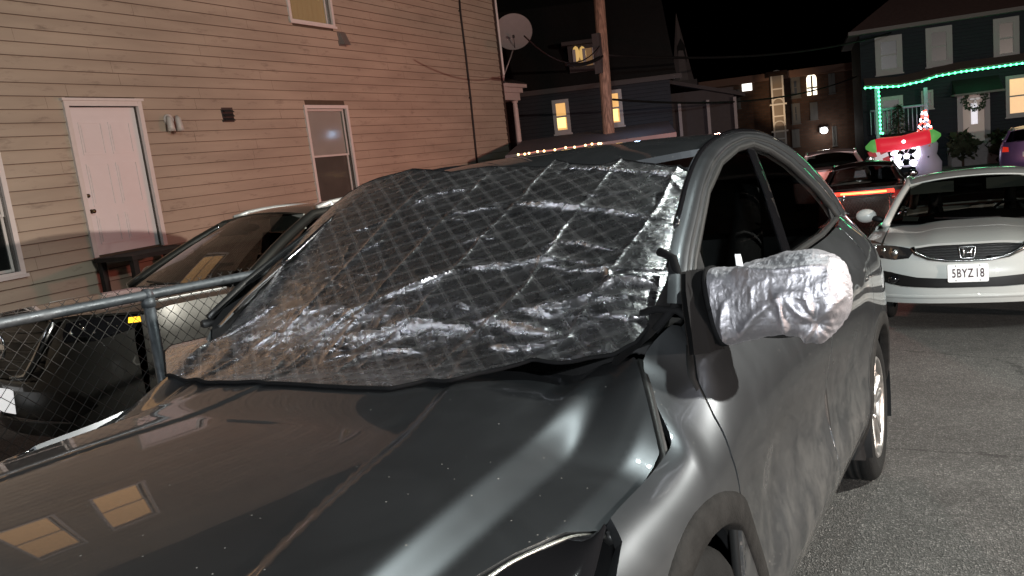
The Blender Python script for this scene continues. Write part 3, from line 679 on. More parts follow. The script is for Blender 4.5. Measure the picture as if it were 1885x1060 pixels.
def make_front_car():
    root = thing('parked_car', 'grey metallic hatchback filling the foreground, its windshield under a silver foil shade', 'car', mw=M4.copy())
    hp = [(x, y) for x, y in [(0, .045), (.30, .075), (.48, .135), (.60, .23), (.69, .35), (.72, .47), (.757, .565), (.795, .612)]]
    hp = hp + [(x-.009, y) for x, y in SEAM] + [(.62, 1.13), (.45, 1.10), (.2, 1.07), (0, 1.06)]
    full = hp + [(-x, y) for x, y in hp[::-1] if x > 1e-6]
    patch('hood', HRP, root, full, hood_pt, .011, .018, (0, 0, 1))
    # flanks
    seam_sy = lambda: [(0.0, y) for y in (.625, .735, .88, .94, .995, 1.05, 1.085)]
    def arch(yc, R, a0, a1, n=20): return [(yc+R*math.cos(a), .335+R*math.sin(a)) for a in np.linspace(a0, a1, n)]
    dseam = [(1.150, 1.00), (1.105, .94), (1.075, .88), (1.068, .80), (1.085, .68), (1.115, .5), (1.15, .34)]
    bseam = [(2.235, 1.09), (2.262, .9), (2.27, .7), (2.262, .5), (2.25, .345)]
    rseam = [(3.27, 1.165), (3.29, 1.05), (3.24, .92)] + arch(3.47, .455, 2.06, 2.88, 8) + [(3.02, .345)]
    for sg in (1, -1):
        S = lambda s, y, sg=sg: side_pt(s, y, sg)
        ref = (sg, 0, .3)
        fa = arch(.87, .388, math.pi+.25, -.25, 30)
        fen = [(0.0, y) for y in (1.085, 1.04, .995, .94, .88, .80, .735, .625)]
        fen = [(.012, y) for _, y in fen]
        fen += [(s_of(y, z), y) for y, z in ((.60, .80), (.50, .755), (.45, .70), (.44, .6))]
        fen += [(s_of(y, z), y) for y, z in fa if z > .345 and y > .44]
        fen += [(s_of(1.145, .34), 1.145)] + [(s_of(y, z), y-.008) for y, z in dseam[::-1][1:]]
        fen += [(.03, 1.165), (.012, 1.15)]
        patch('fender', HRP, root, fen, S, .016, .02, ref)
        door1 = [(s_of(y, z), y) for y, z in dseam] + [(s_of(y, .345), y) for y in (1.5, 1.9)] + [(s_of(y, z), y-.0025) for y, z in bseam[::-1]] + [(.03, 2.235), (.03, 1.9), (.03, 1.5), (.03, 1.18)]
        d1 = patch('front_door', HRP, root, door1, S, .022, .02, ref)
        door2 = [(s_of(y, z), y+.0025) for y, z in bseam] + [(s_of(2.7, .345), 2.7)] + [(s_of(y, z), y-.0025) for y, z in rseam[::-1]] + [(.03, 3.20), (.03, 2.8), (.03, 2.4)]
        d2 = patch('rear_door', HRP, root, door2, S, .022, .02, ref)
        ra = arch(3.47, .388, math.pi+.1, -.2, 30)
        q = [(s_of(y, z), y+.0025) for y, z in rseam if True] + [(s_of(y, z), y) for y, z in ra] + [(s_of(4.0, .42), 4.0), (s_of(4.22, .36), 4.22), (.0, 4.22), (.0, 4.0), (.0, 3.7), (.0, 3.5), (.03, 3.28)]
        patch('quarter_panel', HRP, root, q, S, .022, .02, ref)
        sill = [(s_of(1.15, .338), 1.15), (s_of(1.6, .338), 1.6), (s_of(2.4, .338), 2.4), (s_of(3.02, .338), 3.02), (s_of(3.075, .30), 3.075), (1.0, 3.06), (1.0, 2.4), (1.0, 1.7), (1.0, 1.2)]
        patch('sill', HRP, root, sill, S, .03, .02, ref)
        # wheel-arch lips and liners
        for yc in (.87, 3.47):
            fl_ = MB(); rows = []
            for rr_, o_ in ((.372, -.035), (.374, .000), (.380, .006), (.400, .009), (.425, .008), (.436, .003), (.438, -.004)):
                row = []
                for a in np.linspace(math.pi+.12, -.12, 46):
                    y_, z_ = yc+rr_*math.cos(a), .335+rr_*math.sin(a); row.append(side_pt([s_of(y_, z_)], y_, sg)[0]+np.array([sg*o_, 0, 0]))
                rows.append(row)
            fl_.grid(rows); fl_.build('arch_flare', mat('dusty_plastic', (.013, .0125, .012), .75, noise=.75, nscale=22, bump=.25, bscale=140), root)
            ln = MB(); G = [[(sg*x, yc+r*math.cos(a), .335+r*math.sin(a)) for x, r in ((.868, .386), (.80, .40), (.60, .40), (.585, .1))] for a in np.linspace(-.35, math.pi+.35, 40)]
            ln.grid(G); ln.build('arch_liner', BLK, root)
            wheel(root, (sg*.862, yc, .334), sg)
        # mud flap ahead of the rear wheel
        mf = MB(); mf.prism([(sg*.858, 3.055, .36), (sg*.862, 3.10, .30), (sg*.84, 3.10, .19), (sg*.80, 3.06, .20)], (-sg*.04, 0, 0)); mf.build('mud_flap', BLK, root)
        # windows and their frames
        top = WIN; low = [(y, float(winlow(y))) for y in (3.1, 2.7, 2.2, 1.8, 1.45)]
        poly = top+low
        def Gp(y, z, sg=sg, off=0.): return gh_pt(y, z, sg, off)
        bt = (2.31, 1.4985)
        def split(y0b, y1b, y0t, y1t):
            return
        xb = lambda z, off: 2.235+(z-1.12)*.20+off          # line of the centre pillar
        fp = [p for p in top if p[0] < xb(p[1], -.06)]; fp2 = [(xb(1.49, -.05), 1.492), (xb(1.12, -.05), float(winlow(xb(1.12, -.05)))+.005)]
        fw = fp+fp2+[p for p in low if p[0] < 2.1]
        patch('front_window', DGLASS, root, fw, lambda y, z, sg=sg: gh_pt(y, z, sg, -.008), .03, .004, (sg, 0, .2))
        rp = [(xb(1.14, .05), float(winlow(xb(1.14, .05)))+.005), (xb(1.49, .05), 1.492)]+[p for p in top if p[0] > 2.45 and p[0] < 3.3]+[(3.26, 1.215), (3.1, 1.185), (2.7, 1.152)]
        patch('rear_window', DGLASS, root, rp, lambda y, z, sg=sg: gh_pt(y, z, sg, -.008), .03, .004, (sg, 0, .2))
        pil = [(xb(1.115, -.05), float(winlow(2.17))+.0), (xb(1.497, -.05), 1.497), (xb(1.497, .05), 1.499), (xb(1.13, .05), float(winlow(2.29))+.0)]
        patch('centre_pillar', GLOSSBLK, root, pil, lambda y, z, sg=sg: gh_pt(y, z, sg, -.003), .03, .004, (sg, 0, .2))
        cp = [(3.26, 1.215), (3.285, 1.266), (3.35, 1.217), (3.3, 1.206), (3.1, 1.181), (2.7, 1.150), (2.30, 1.127), (2.30, 1.118), (2.7, 1.142), (3.1, 1.172), (3.40, 1.21), (3.32, 1.285), (3.29, 1.278)]
        patch('window_corner', BLK, root, [(3.255, 1.212), (3.285, 1.27), (3.352, 1.217), (3.30, 1.200), (3.10, 1.178), (3.10, 1.186)], lambda y, z, sg=sg: gh_pt(y, z, sg, -.002), .02, .004, (sg, 0, .2))
        # rubber all round the opening
        W3 = [gh_pt(np.array([p[0]]), np.array([p[1]]), sg, .0)[0] for p in densify(top, .05, False)]
        mb = MB(); mb.tube(W3, .012, 6); B3 = [gh_pt(np.array([y]), np.array([float(winlow(y))-.004]), sg, .0)[0] for y in np.linspace(1.15, 3.36, 24)]
        mb.tube(B3, .013, 6); mb.build('window_seal', SEAL, root)
        if sg > 0 or True:
            mt = [(1.17, 1.082), (1.296, 1.175), (1.36, 1.20), (1.33, 1.072)]
            patch('mirror_base', BLK, root, mt, lambda y, z, sg=sg: gh_pt(y, z, sg, .004), .03, .02, (sg, 0, .2))
        # painted band: pillar, cant rail, rear pillar
        ty = densify(WIN, .04, False); n = len(ty)
        A = np.array([np.interp(np.linspace(0, 1, 70), np.linspace(0, 1, len(WIN)), [p[k] for p in WIN]) for k in (0, 1)]).T
        sm = lambda P, k: pchip(np.linspace(0, 1, len(P)), [p[k] for p in P])
        u = np.linspace(0, 1, 90)
        wi = np.stack([sm(WIN, 0)(u), sm(WIN, 1)(u)], 1); wo_ = np.stack([sm(OUT, 0)(u), sm(OUT, 1)(u)], 1)
        rows = []
        for f_, off in ((.08, -.004), (.14, .006), (.36, .008), (.42, .002), (.47, .002), (.53, .007), (.76, .005), (.94, -.005), (1.0, -.012), (1.06, -.028)):
            yz = wi*(1-f_)+wo_*f_; k_ = (sg < 0)*(1-sstep(1.25, 2.0, yz[:, 0])); rows.append(gh_pt(yz[:, 0], yz[:, 1], sg, 0)+np.stack([np.full(90, sg*off)+.075*k_, 0*u, -.035*k_], 1))
        mb = MB(); mb.grid(np.array(rows)); mb.build('roof_rail', HRP, root)
        ds_ = MB(); ds_.tube(list(rows[3]*.5+rows[4]*.5+np.array([sg*.0005, 0, 0]))[3:86], .0042, 5); ds_.build('door_gap', SEAL, root)
        dm = MB(); dm.tube([r_ for r_ in (rows[-1]+np.array([0, 0, .003]))[12:80]], .008, 6); dm.build('roof_moulding', GLOSSBLK, root)
        # rear pillar below the band, down to the shoulder
        y_ = np.linspace(3.30, 4.05, 16)
        bt_ = np.array([side_pt([0.0], yy, sg)[0] for yy in y_]); tp_ = []
        for yy in y_:
            zz = float(_oz(yy)) if yy < 3.74 else float(np.interp(yy, [3.74, 4.05], [1.232, 1.19]))
            p = gh_pt(np.array([yy]), np.array([zz]), sg, -.01)[0]; 
            if zz < side_pt([0.0], yy, sg)[0][2]: p = side_pt([0.0], yy, sg)[0]+np.array([0, 0, .002])
            tp_.append(p)
        G = [bt_*(1-f_)+np.array(tp_)*f_ for f_ in (0, .33, .66, 1)]
        mb = MB(); mb.grid(G); mb.build('rear_pillar', HRP, root)
    # roof, windshield, rear glass
    rp = [(-1, 1.80), (-.5, 1.76), (0, 1.75), (.5, 1.77), (1, 1.87), (1, 2.4), (1, 3.0), (1, 3.6), (1, 4.02), (0, 4.10), (-1, 4.02)]
    patch('roof', HRP, root, rp, roof_pt, .05, .02, (0, 0, 1))
    def ws_pt(u, v):     # u -1..1 across, v 0..1 up
        L_ = np.abs(u)**2
        yb, zb = 1.03+.13*L_, .900+.125*L_; yt, zt = 1.81+.03*L_, 1.450-.035*L_
        xb = .715; xt = .615
        return np.stack([u*(xb+(xt-xb)*v), yb+(yt-yb)*v, zb+(zt-zb)*v+.010*np.sin(math.pi*v)*(1-.3*L_)], 1)
    patch('windshield', DGLASS, root, [(-1, 0), (1, 0), (1, 1), (-1, 1)], ws_pt, .08, .006, (0, -1, 1))
    mb = MB(); mb.grid([[ (x, 4.0+.0*x, 1.455-.1*(x/.6)**2) for x in np.linspace(-.56, .56, 9)], [(x, 4.22, 1.12-.03*(x/.6)**2) for x in np.linspace(-.5, .5, 9)]]); mb.build('rear_glass', DGLASS, root)
    mb = MB(); mb.grid([[(x, 4.22+.06*(1-(x/.5)**2), z) for x in np.linspace(-.5*k, .5*k, 11)] for z, k in ((1.15, 1.0), (1.0, 1.28), (.75, 1.38), (.5, 1.38), (.34, 1.28))]); mb.build('tailgate', HRP, root)
    # nose: bumper sheet, grille, lamps
    def nose_pt(a, z):
        # a -1..1 round the nose in plan, z height
        th = a*math.pi/2; ex = 2.6
        sx = np.sign(np.sin(th))*np.abs(np.sin(th))**(2/ex); cy = np.abs(np.cos(th))**(2/ex)
        ins = .04*np.clip((z-.5)/.3, 0, 1)**2+.05*np.clip((.38-z)/.2, 0, 1)
        return np.stack([(.868-ins*.4)*sx, .44-(.43-ins)*cy, z], 1)
    bump = [(-1, .24), (1, .24), (1, .70), (.80, .70), (.52, .66), (.40, .60), (-.40, .60), (-.52, .66), (-.80, .70), (-1, .70)]
    patch('front_bumper', HRP, root, bump, nose_pt, .03, .02, (0, -1, 0), holes=[[(-.35, .30), (.35, .30), (.32, .44), (-.32, .44)]])
    patch('grille', GLOSSBLK, root, [(-.47, .605), (.47, .605), (.54, .665), (.50, .745), (-.50, .745), (-.54, .665)], lambda a, z: nose_pt(a, z)+np.array([0, .035, 0]), .03, .01, (0, -1, 0))
    patch('lower_grille', BLK, root, [(-.37, .29), (.37, .29), (.34, .45), (-.34, .45)], lambda a, z: nose_pt(a, z)+np.array([0, .03, 0]), .04, .01, (0, -1, 0))
    for sg in (1, -1):
        # lens: from the bonnet edge down to the bumper, swept back to a point on the wing
        top = [(.60, .235), (.692, .352), (.722, .472), (.760, .567), (.797, .612)]
        T3 = [np.array([sg*x, y, float(hood_z(np.array([x]), np.array([y]))[0])-.006]) for x, y in top]
        bot = [(.70, .150, .70), (.775, .225, .705), (.825, .33, .735), (.838, .45, .772), (.806, .608, .815)]
        B3 = [np.array([sg*x, y, z]) for x, y, z in bot]
        tf = [pchip(np.linspace(0, 1, 5), [p[k] for p in T3]) for k in range(3)]; bf = [pchip(np.linspace(0, 1, 5), [p[k] for p in B3]) for k in range(3)]
        u = np.linspace(0, 1, 30); G = []
        for f_ in np.linspace(0, 1, 9):
            G.append([[tf[k](t)*(1-f_)+bf[k](t)*f_ + (sg*.018*math.sin(math.pi*f_)*(1-t) if k == 0 else (.012*math.sin(math.pi*f_) if k == 2 else 0)) for k in range(3)] for t in u])
        mb = MB(); mb.grid(G); hl = mb.build('headlight', LENS, root)
        mb = MB(); mb.tube([np.array([tf[k](t) for k in range(3)])+np.array([sg*.004, 0, -.002]) for t in u], .0045, 6); mb.build('chrome_trim', mat('satin_trim', (.25, .24, .22), .3, metal=.9), hl)
        mb = MB()
        for t, f_, r in ((.25, .5, .05), (.5, .5, .045)):
            p = np.array([tf[k](t)*(1-f_)+bf[k](t)*f_ for k in range(3)])-np.array([sg*.03, -.03, .02]); mb.ball(p, r)
        mb.build('projector', CHROME, hl)
        # amber marker low in the lens
        p = np.array([tf[k](.55)*.25+bf[k](.55)*.75 for k in range(3)])
        mb = MB(); mb.ball(p-np.array([sg*.004, 0, -.002]), .022, 10, (.5, 1.6, .6)); mb.build('amber_reflector', mat('amber', (.5, .14, .02), .3), hl)
        # cowl end, black, between bonnet corner and pillar
        cw = MB(); cw.grid([[(sg*.60, 1.09, .952), (sg*.70, 1.12, 1.030), (sg*.735, 1.155, 1.068)], [(sg*.60, 1.15, .985), (sg*.695, 1.19, 1.090), (sg*.735, 1.20, 1.105)], [(sg*.60, 1.25, 1.04), (sg*.66, 1.27, 1.115), (sg*.70, 1.28, 1.15)]]); cw.build('cowl_end', BLK, root)
        # mirror: arm and housing
        mx_ = .0 if sg > 0 else .085; my_ = 0 if sg > 0 else .26
        mb = MB(); mb.tube([(sg*.79, 1.26, 1.075), (sg*.82, 1.25+my_*.3, 1.07), (sg*(.90-mx_), 1.25+my_, 1.075)], [.045, .04, .035], 10, True, .6); mr = mb.build('mirror_arm', BLK, root)
        mb = MB(); mb.ball((sg*(.925-mx_), 1.285+my_, 1.085-mx_*.2), .105, 20, (1.05, .70, .80) if sg > 0 else (.45, 1.0, .72)); mb.build('mirror_housing', BLK, mr)
        mb = MB(); mb.box((-.02 if sg > 0 else -.02, 0, 0), (.02, .09, .03)) if False else mb.ball((sg*.875, 1.50, .93), .0, 4)
    cwl = MB(); cwl.grid([[(x, 1.015+.09*(abs(x)/.62)**2, hood_z(np.array([x]), np.array([1.015]))[0]-.025) for x in np.linspace(-.62, .62, 13)], [(x, 1.10+.09*(abs(x)/.62)**2, .94+.06*(abs(x)/.62)**2) for x in np.linspace(-.62, .62, 13)]]); cwl.build('cowl', BLK, root)
    # floor pan and dark inner shell
    mb = MB(); mb.box((-.78, .25, .20), (.78, 4.15, .30)); mb.box((-.70, .35, .30), (.70, 1.0, .70)); mb.box((-.56, 1.0, .30), (.56, 4.1, .80)); mb.build('floor_pan', INT, root)
    # seats, dash, wheel
    for x in (-.37, .37):
        for y, h in ((2.05, 1.0), (2.95, 1.02)):
            mb = MB(); mb.box((x-.25, y-.35, .60), (x+.25, y+.15, .74)); mb.tube([(x, y+.10, .72), (x, y+.22, 1.0), (x, y+.28, h+.18)], [.22, .21, .16], 12, True, .35); mb.tube([(x, y+.29, h+.20), (x, y+.31, h+.36)], [.12, .11], 12, True, .45); mb.build('seat', mat('seat_cloth', (.03, .03, .032), .85, noise=.3), root)
    mb = MB(); mb.tube([(-.68, 1.35, .92), (0, 1.28, .94), (.68, 1.35, .92)], [.12, .15, .12], 12); mb.build('dashboard', INT, root)
    mb = MB(); a = [(.37+.18*math.cos(t), 1.62+.06*math.sin(t), .92+.17*math.sin(t)) for t in np.linspace(0, 2*math.pi, 25)]; mb.tube(a, .014, 8); mb.build('steering_wheel', INT, root)
    # door handle of the front door
    for sg in (1, -1):
        p = side_pt([s_of(2.08, .93)], 2.08, sg)[0]; mb = MB(); mb.tube([p+np.array([sg*.005, -.12, -.01]), p+np.array([sg*.035, -.10, -.005]), p+np.array([sg*.038, .05, .005]), p+np.array([sg*.01, .09, .008])], [.012, .016, .016, .012], 8); mb.build('door_handle', HRP, root)
    # shut lines: dark rubber under the gaps
    for sg in (1, -1):
        mb = MB()
        mb.tube([np.array([sg*x, y, float(hood_z(np.array([x-.004]), np.array([y]))[0])-.014]) for x, y in SEAM], .012, 6)
        for ln in (dseam, bseam, rseam): mb.tube([side_pt([s_of(y, z)], y, sg)[0]-np.array([sg*.018, 0, 0]) for y, z in ln], .014, 6)
        mb.tube([side_pt([s_of(y, .342)], y, sg)[0]-np.array([sg*.016, 0, 0]) for y in np.linspace(1.15, 3.02, 20)], .012, 6)
        mb.build('gap_seal', SEAL, root)
    return root
CAR = make_front_car()

# ------------------------------------------------------------------ the foil windshield shade
class Noise2:
    def __init__(s, seed): s.g = np.random.default_rng(seed).random((256, 256))
    def __call__(s, x, y):
        xi = np.floor(x).astype(int); yi = np.floor(y).astype(int); fx = x-xi; fy = y-yi
        fx = fx*fx*fx*(fx*(fx*6-15)+10); fy = fy*fy*fy*(fy*(fy*6-15)+10)
        a = s.g[xi % 256, yi % 256]; b = s.g[(xi+1) % 256, yi % 256]; c = s.g[xi % 256, (yi+1) % 256]; d = s.g[(xi+1) % 256, (yi+1) % 256]
        return (a*(1-fx)+b*fx)*(1-fy)+(c*(1-fx)+d*fx)*fy
def ridged(nz, x, y, oct=3):
    r = 0; a = 1; t = 0
    for i in range(oct):
        n = 1-np.abs(2*nz(x+17.3*i, y+9.1*i)-1); r = r+a*n**3; t += a; a *= .55; x = x*2.1; y = y*2.1
    return r/t
SHN = np.array([0, -.527, .850])
def shade_base(x, y):
    ax = np.abs(x)
    z = 1.0+.62*(y-1.05)
    z = z+.036*sstep(.97, 1.60, y)-1.5*np.maximum(0, ax-.57)**2
    hz_ = hood_z(x, y)+.010; z = hz_+np.maximum(0, z-hz_)*sstep(.90, 1.22, y)
    return z
def on_shade(px):
    d = cray(px); t0, t1 = .8, 5.0
    fz = lambda t: (CO+t*d)[2]-float(shade_base((CO+t*d)[0], (CO+t*d)[1]))
    ts = np.linspace(t0, t1, 400); v = [fz(t) for t in ts]
    for i in range(399):
        if v[i] > 0 >= v[i+1]:
            a, b = ts[i], ts[i+1]
            for _ in range(30):
                m = (a+b)/2
                if fz(m) > 0: a = m
                else: b = m
            P = CO+a*d; return (float(P[0]), float(P[1]))
    P = CO+ts[int(np.argmin(np.abs(v)))]*d; return (float(P[0]), float(P[1]))
SH_OUT = [(306, 690), (302, 648), (312, 604), (371, 548), (446, 492), (507, 443), (580, 394), (640, 354), (696, 326), (760, 312), (830, 318), (900, 303), (960, 302), (1005, 305), (1022, 290), (1060, 300), (1105, 304), (1142, 292), (1180, 300), (1225, 305), (1250, 308), (1274, 318), (1293, 338), (1291, 380), (1285, 420), (1275, 460), (1254, 495), (1228, 518), (1216, 552), (1196, 597), (1170, 630), (1130, 652), (1080, 660), (1020, 668), (980, 664), (940, 676), (880, 690), (835, 700), (790, 700), (720, 713), (650, 711), (590, 708), (500, 703), (430, 702), (350, 699)]
def P1(l): return [(700+a*.4152, 260+b*.4152) for a, b in l]
def P8(l): return [(300+a*.4433, 260+b*.4433) for a, b in l]
RIDGES = [  # pixel path, width, height
 (P1([(0, 700), (180, 645), (290, 600), (370, 565)]), .016, .016), (P1([(370, 562), (500, 545), (640, 530), (700, 522), (830, 520)]), .026, .018),
 (P1([(640, 735), (760, 740), (860, 715), (960, 665), (1060, 612), (1200, 620)]), .018, .016), (P1([(1000, 640), (1100, 600), (1230, 640)]), .020, .014), (P1([(960, 690), (1060, 680), (1220, 690)]), .012, .009),
 (P1([(570, 285), (700, 278), (830, 285), (930, 300), (1100, 320), (1300, 345)]), .017, .014), (P1([(130, 300), (260, 240), (420, 205)]), .014, .011),
 (P1([(300, 325), (420, 305), (560, 290)]), .011, .009), (P1([(0, 830), (100, 800), (180, 795), (300, 820), (420, 840)]), .018, .012), (P1([(420, 800), (500, 798), (620, 830), (790, 872)]), .016, .013),
 (P1([(480, 920), (620, 925), (740, 910), (850, 885)]), .013, .012), (P1([(820, 512), (1000, 522)]), .011, .009), (P1([(720, 545), (940, 562), (1100, 572), (1280, 560)]), .012, .009),
 (P1([(690, 480), (810, 432), (1000, 470), (1080, 478)]), .013, .010), (P1([(750, 125), (1000, 130), (1200, 145), (1400, 172)]), .012, .011), (P1([(350, 440), (520, 430)]), .010, .006),
 (P1([(900, 250), (1000, 235), (1150, 230)]), .010, .007), (P1([(1000, 760), (1100, 790), (1190, 780)]), .010, .007), (P1([(860, 500), (1000, 560), (1060, 640)]), .010, .006),
 (P8([(760, 805), (900, 790), (1040, 748)]), .013, .010), (P8([(100, 905), (200, 830), (300, 780), (480, 660)]), .009, .008), (P8([(720, 960), (820, 900), (960, 860), (1100, 870)]), .013, .010),
 (P8([(370, 860), (480, 780)]), .008, .006), (P8([(440, 960), (490, 910)]), .012, .008), (P8([(820, 460), (920, 410)]), .012, .008), (P8([(640, 800), (760, 720), (880, 660)]), .009, .006), (P8([(180, 975), (330, 890)]), .007, .006)]
FOLDS = [P1([(1070, 78), (960, 215), (800, 390), (640, 640), (490, 790), (220, 1040)]), P1([(1325, 115), (1230, 290), (1070, 500), (930, 700), (830, 880), (690, 965)]),
 P1([(780, 68), (640, 240), (470, 400), (280, 620), (150, 790), (-90, 1000)]), P1([(480, 140), (360, 270), (230, 400), (100, 540), (-60, 740), (-250, 960)]), P1([(230, 180), (60, 330), (-150, 560), (-420, 840)])]
def poly_d(X, Y, pl):
    d = np.full(X.shape, 9.0); tt = np.zeros(X.shape); L_ = 0; tot = sum(np.hypot(b[0]-a[0], b[1]-a[1]) for a, b in zip(pl[:-1], pl[1:]))
    for a, b in zip(pl[:-1], pl[1:]):
        ab = np.array(b)-np.array(a); l2 = ab@ab+1e-12
        t = np.clip(((X-a[0])*ab[0]+(Y-a[1])*ab[1])/l2, 0, 1); q = np.hypot(X-a[0]-t*ab[0], Y-a[1]-t*ab[1])
        m = q < d; d = np.where(m, q, d); tt = np.where(m, (L_+t*math.sqrt(l2))/tot, tt); L_ += math.sqrt(l2)
    return d, tt
NZ1, NZ2, NZ3 = Noise2(1), Noise2(2), Noise2(3)
KS = 1.177   # length along the slope per unit of y
def make_shade():
    out = [on_shade(p) for p in SH_OUT]
    rid = [([(q[0], q[1]*KS) for q in map(on_shade, densify(p, 40, False))], w, h) for p, w, h in RIDGES]
    fol = [[(q[0], q[1]*KS) for q in map(on_shade, densify([c for c in p if 0 < c[1] < 715 and c[0] > 300], 40, False))] for p in FOLDS]
    for r, w, h in rid: print('ridge', np.round(r[0], 2), np.round(r[-1], 2)) if False else None
    small = []; cr_ = np.random.default_rng(21)
    for k in range(170):
        c = np.array([cr_.uniform(-.75, .72), cr_.uniform(1.12, 2.12)]); an = cr_.normal(.12, .28) if cr_.random() < .75 else cr_.uniform(0, 3.14); ln = cr_.uniform(.05, .22); pl = [tuple(c)]
        for q in range(4): an += cr_.normal(0, .22); c = c+np.array([math.cos(an), math.sin(an)])*ln/4; pl.append(tuple(c))
        A_ = np.array(pl); small.append((pl, cr_.uniform(.0035, .0075), cr_.uniform(.0009, .0034)*(1 if cr_.random() < .7 else -1), A_.min(0)-.04, A_.max(0)+.04))
    def disp(x, y):
        Y = y*KS; wx = x+.016*(NZ1(x*9, Y*9)-.5)+.006*(NZ2(x*40, Y*40)-.5); wy = Y+.016*(NZ2(x*9+5, Y*9)-.5)+.006*(NZ1(x*40, Y*40+8)-.5)
        h = np.zeros(x.shape)
        for pl, w, a in rid:
            w = w*.62; a = a*.74
            d, t = poly_d(wx, wy, pl); tap = np.clip(np.minimum(t, 1-t)*5+.15, 0, 1)
            amp = 1.45*a*tap*(.55+.9*NZ3(x*14, Y*14)); ww = w*(.5+.5*tap)*(.7+.6*NZ1(x*11+3, Y*11))
            h = h+amp*.85*np.exp(-np.sqrt((d/ww)**2+.03)*1.25)
        for pl, w, a, lo, hi in small:
            k_ = (x > lo[0]) & (x < hi[0]) & (Y > lo[1]) & (Y < hi[1])
            if k_.any():
                d, t = poly_d(wx[k_], wy[k_], pl); h[k_] += a*np.clip(np.minimum(t, 1-t)*4, 0, 1)*np.exp(-np.sqrt((d/w)**2+.04))
        for pl in fol:
            d, t = poly_d(x+.006*(NZ1(x*14, Y*14)-.5), Y, pl); h = h+.0052*np.exp(-np.sqrt((d/.0065)**2+.04))*(.4+.9*NZ2(x*6, Y*6))
        # overall slackness and the crumple of the film
        h = h+.016*(NZ1(x*3.1, Y*4.2)-.5)
        h = h+.0016*(ridged(NZ2, x*5+.35*Y*5, Y*15)-.3)*(.4+1.2*NZ1(x*4+9, Y*4))+.0009*(ridged(NZ3, x*17-4*Y, Y*30)-.3)*(.3+1.3*NZ2(x*5, Y*5+4))
        e = sstep(.90, .99, y)*sstep(.76, .70, np.abs(x))
        return h*(.35+.65*e)
    def S(x, y):
        z = shade_base(x, y); h = disp(x, y)
        return np.stack([x, y+SHN[1]*h, z+SHN[2]*h], 1)
    m, nt, b = nodes_of('quilted_foil')
    N = nt.nodes; L_ = nt.links
    def math_(op, a, bv=None, c=None):
        n = N.new('ShaderNodeMath'); n.operation = op
        for i, v in enumerate((a, bv, c)):
            if v is None: continue
            if isinstance(v, (int, float)): n.inputs[i].default_value = v
            else: L_.new(v, n.inputs[i])
        return n.outputs[0]
    uv = N.new('ShaderNodeUVMap'); uv.uv_map = 'UVMap'; sx = N.new('ShaderNodeSeparateXYZ'); L_.new(uv.outputs[0], sx.inputs[0])
    Yv = math_('MULTIPLY', sx.outputs[1], KS); Xv = sx.outputs[0]
    lines = None; groove = None
    for (cx, cy) in ((.707, .707), (-.39, .92)):
        q = math_('ADD', math_('MULTIPLY', Xv, cx), math_('MULTIPLY', Yv, cy)); along = math_('ADD', math_('MULTIPLY', Xv, -cy), math_('MULTIPLY', Yv, cx))
        fq = math_('FRACT', math_('DIVIDE', q, .053)); dd = math_('ABSOLUTE', math_('SUBTRACT', fq, .5))
        d2 = math_('ABSOLUTE', math_('SUBTRACT', dd, .055)); ln = math_('LESS_THAN', d2, .0090)
        da = math_('LESS_THAN', math_('FRACT', math_('DIVIDE', along, .0075)), .72); ln = math_('MULTIPLY', ln, da)
        lines = ln if lines is None else math_('MAXIMUM', lines, ln)
        gr = math_('MINIMUM', math_('MULTIPLY', dd, 5.0), 1.0); groove = gr if groove is None else math_('MINIMUM', groove, gr)
    nz = N.new('ShaderNodeTexNoise'); nz.inputs['Scale'].default_value = 1; nz.inputs['Detail'].default_value = 8; nz.inputs['Roughness'].default_value = .62; nz.inputs['Distortion'].default_value = .8
    mp = N.new('ShaderNodeMapping'); mp.inputs['Scale'].default_value = (26, 44, 1); L_.new(uv.outputs[0], mp.inputs[0]); L_.new(mp.outputs[0], nz.inputs['Vector'])
    rg = math_('SUBTRACT', 1.0, math_('ABSOLUTE', math_('SUBTRACT', math_('MULTIPLY', nz.outputs[0], 2.0), 1.0)))
    rg = math_('POWER', rg, 4.0)
    bp = N.new('ShaderNodeBump'); bp.inputs['Strength'].default_value = .20; bp.inputs['Distance'].default_value = .004; L_.new(rg, bp.inputs['Height'])
    bp2 = N.new('ShaderNodeBump'); bp2.inputs['Strength'].default_value = .14; bp2.inputs['Distance'].default_value = .003; L_.new(groove, bp2.inputs['Height']); L_.new(bp.outputs[0], bp2.inputs['Normal'])
    L_.new(bp2.outputs[0], b.inputs['Normal'])
    b.inputs['Base Color'].default_value = (.62, .61, .63, 1); b.inputs['Metallic'].default_value = 1.0
    rr = N.new('ShaderNodeMapRange'); rr.inputs[3].default_value = .21; rr.inputs[4].default_value = .34; L_.new(nz.outputs[0], rr.inputs[0]); L_.new(rr.outputs[0], b.inputs['Roughness'])
    th = N.new('ShaderNodeBsdfDiffuse'); th.inputs[0].default_value = (.62, .60, .60, 1)
    ms = N.new('ShaderNodeMixShader'); L_.new(math_('MULTIPLY', lines, .21), ms.inputs[0]); L_.new(b.outputs[0], ms.inputs[1]); L_.new(th.outputs[0], ms.inputs[2])
    L_.new(ms.outputs[0], N['Material Output'].inputs[0]); MATS['quilted_foil'] = m
    root = thing('windshield_shade', 'crumpled silver quilted foil shade spread over the windshield of the grey car', 'sunshade', mw=M4.copy())
    patch('foil_sheet', m, root, out, S, .0052, .004, tuple(SHN), uv=True)
    O3 = S(np.array([p[0] for p in densify(out, .02)]), np.array([p[1] for p in densify(out, .02)]))
    mb = MB(); k = [i for i in range(len(O3)) if O3[i][1] < 1.32 or O3[i][0] < -.4]
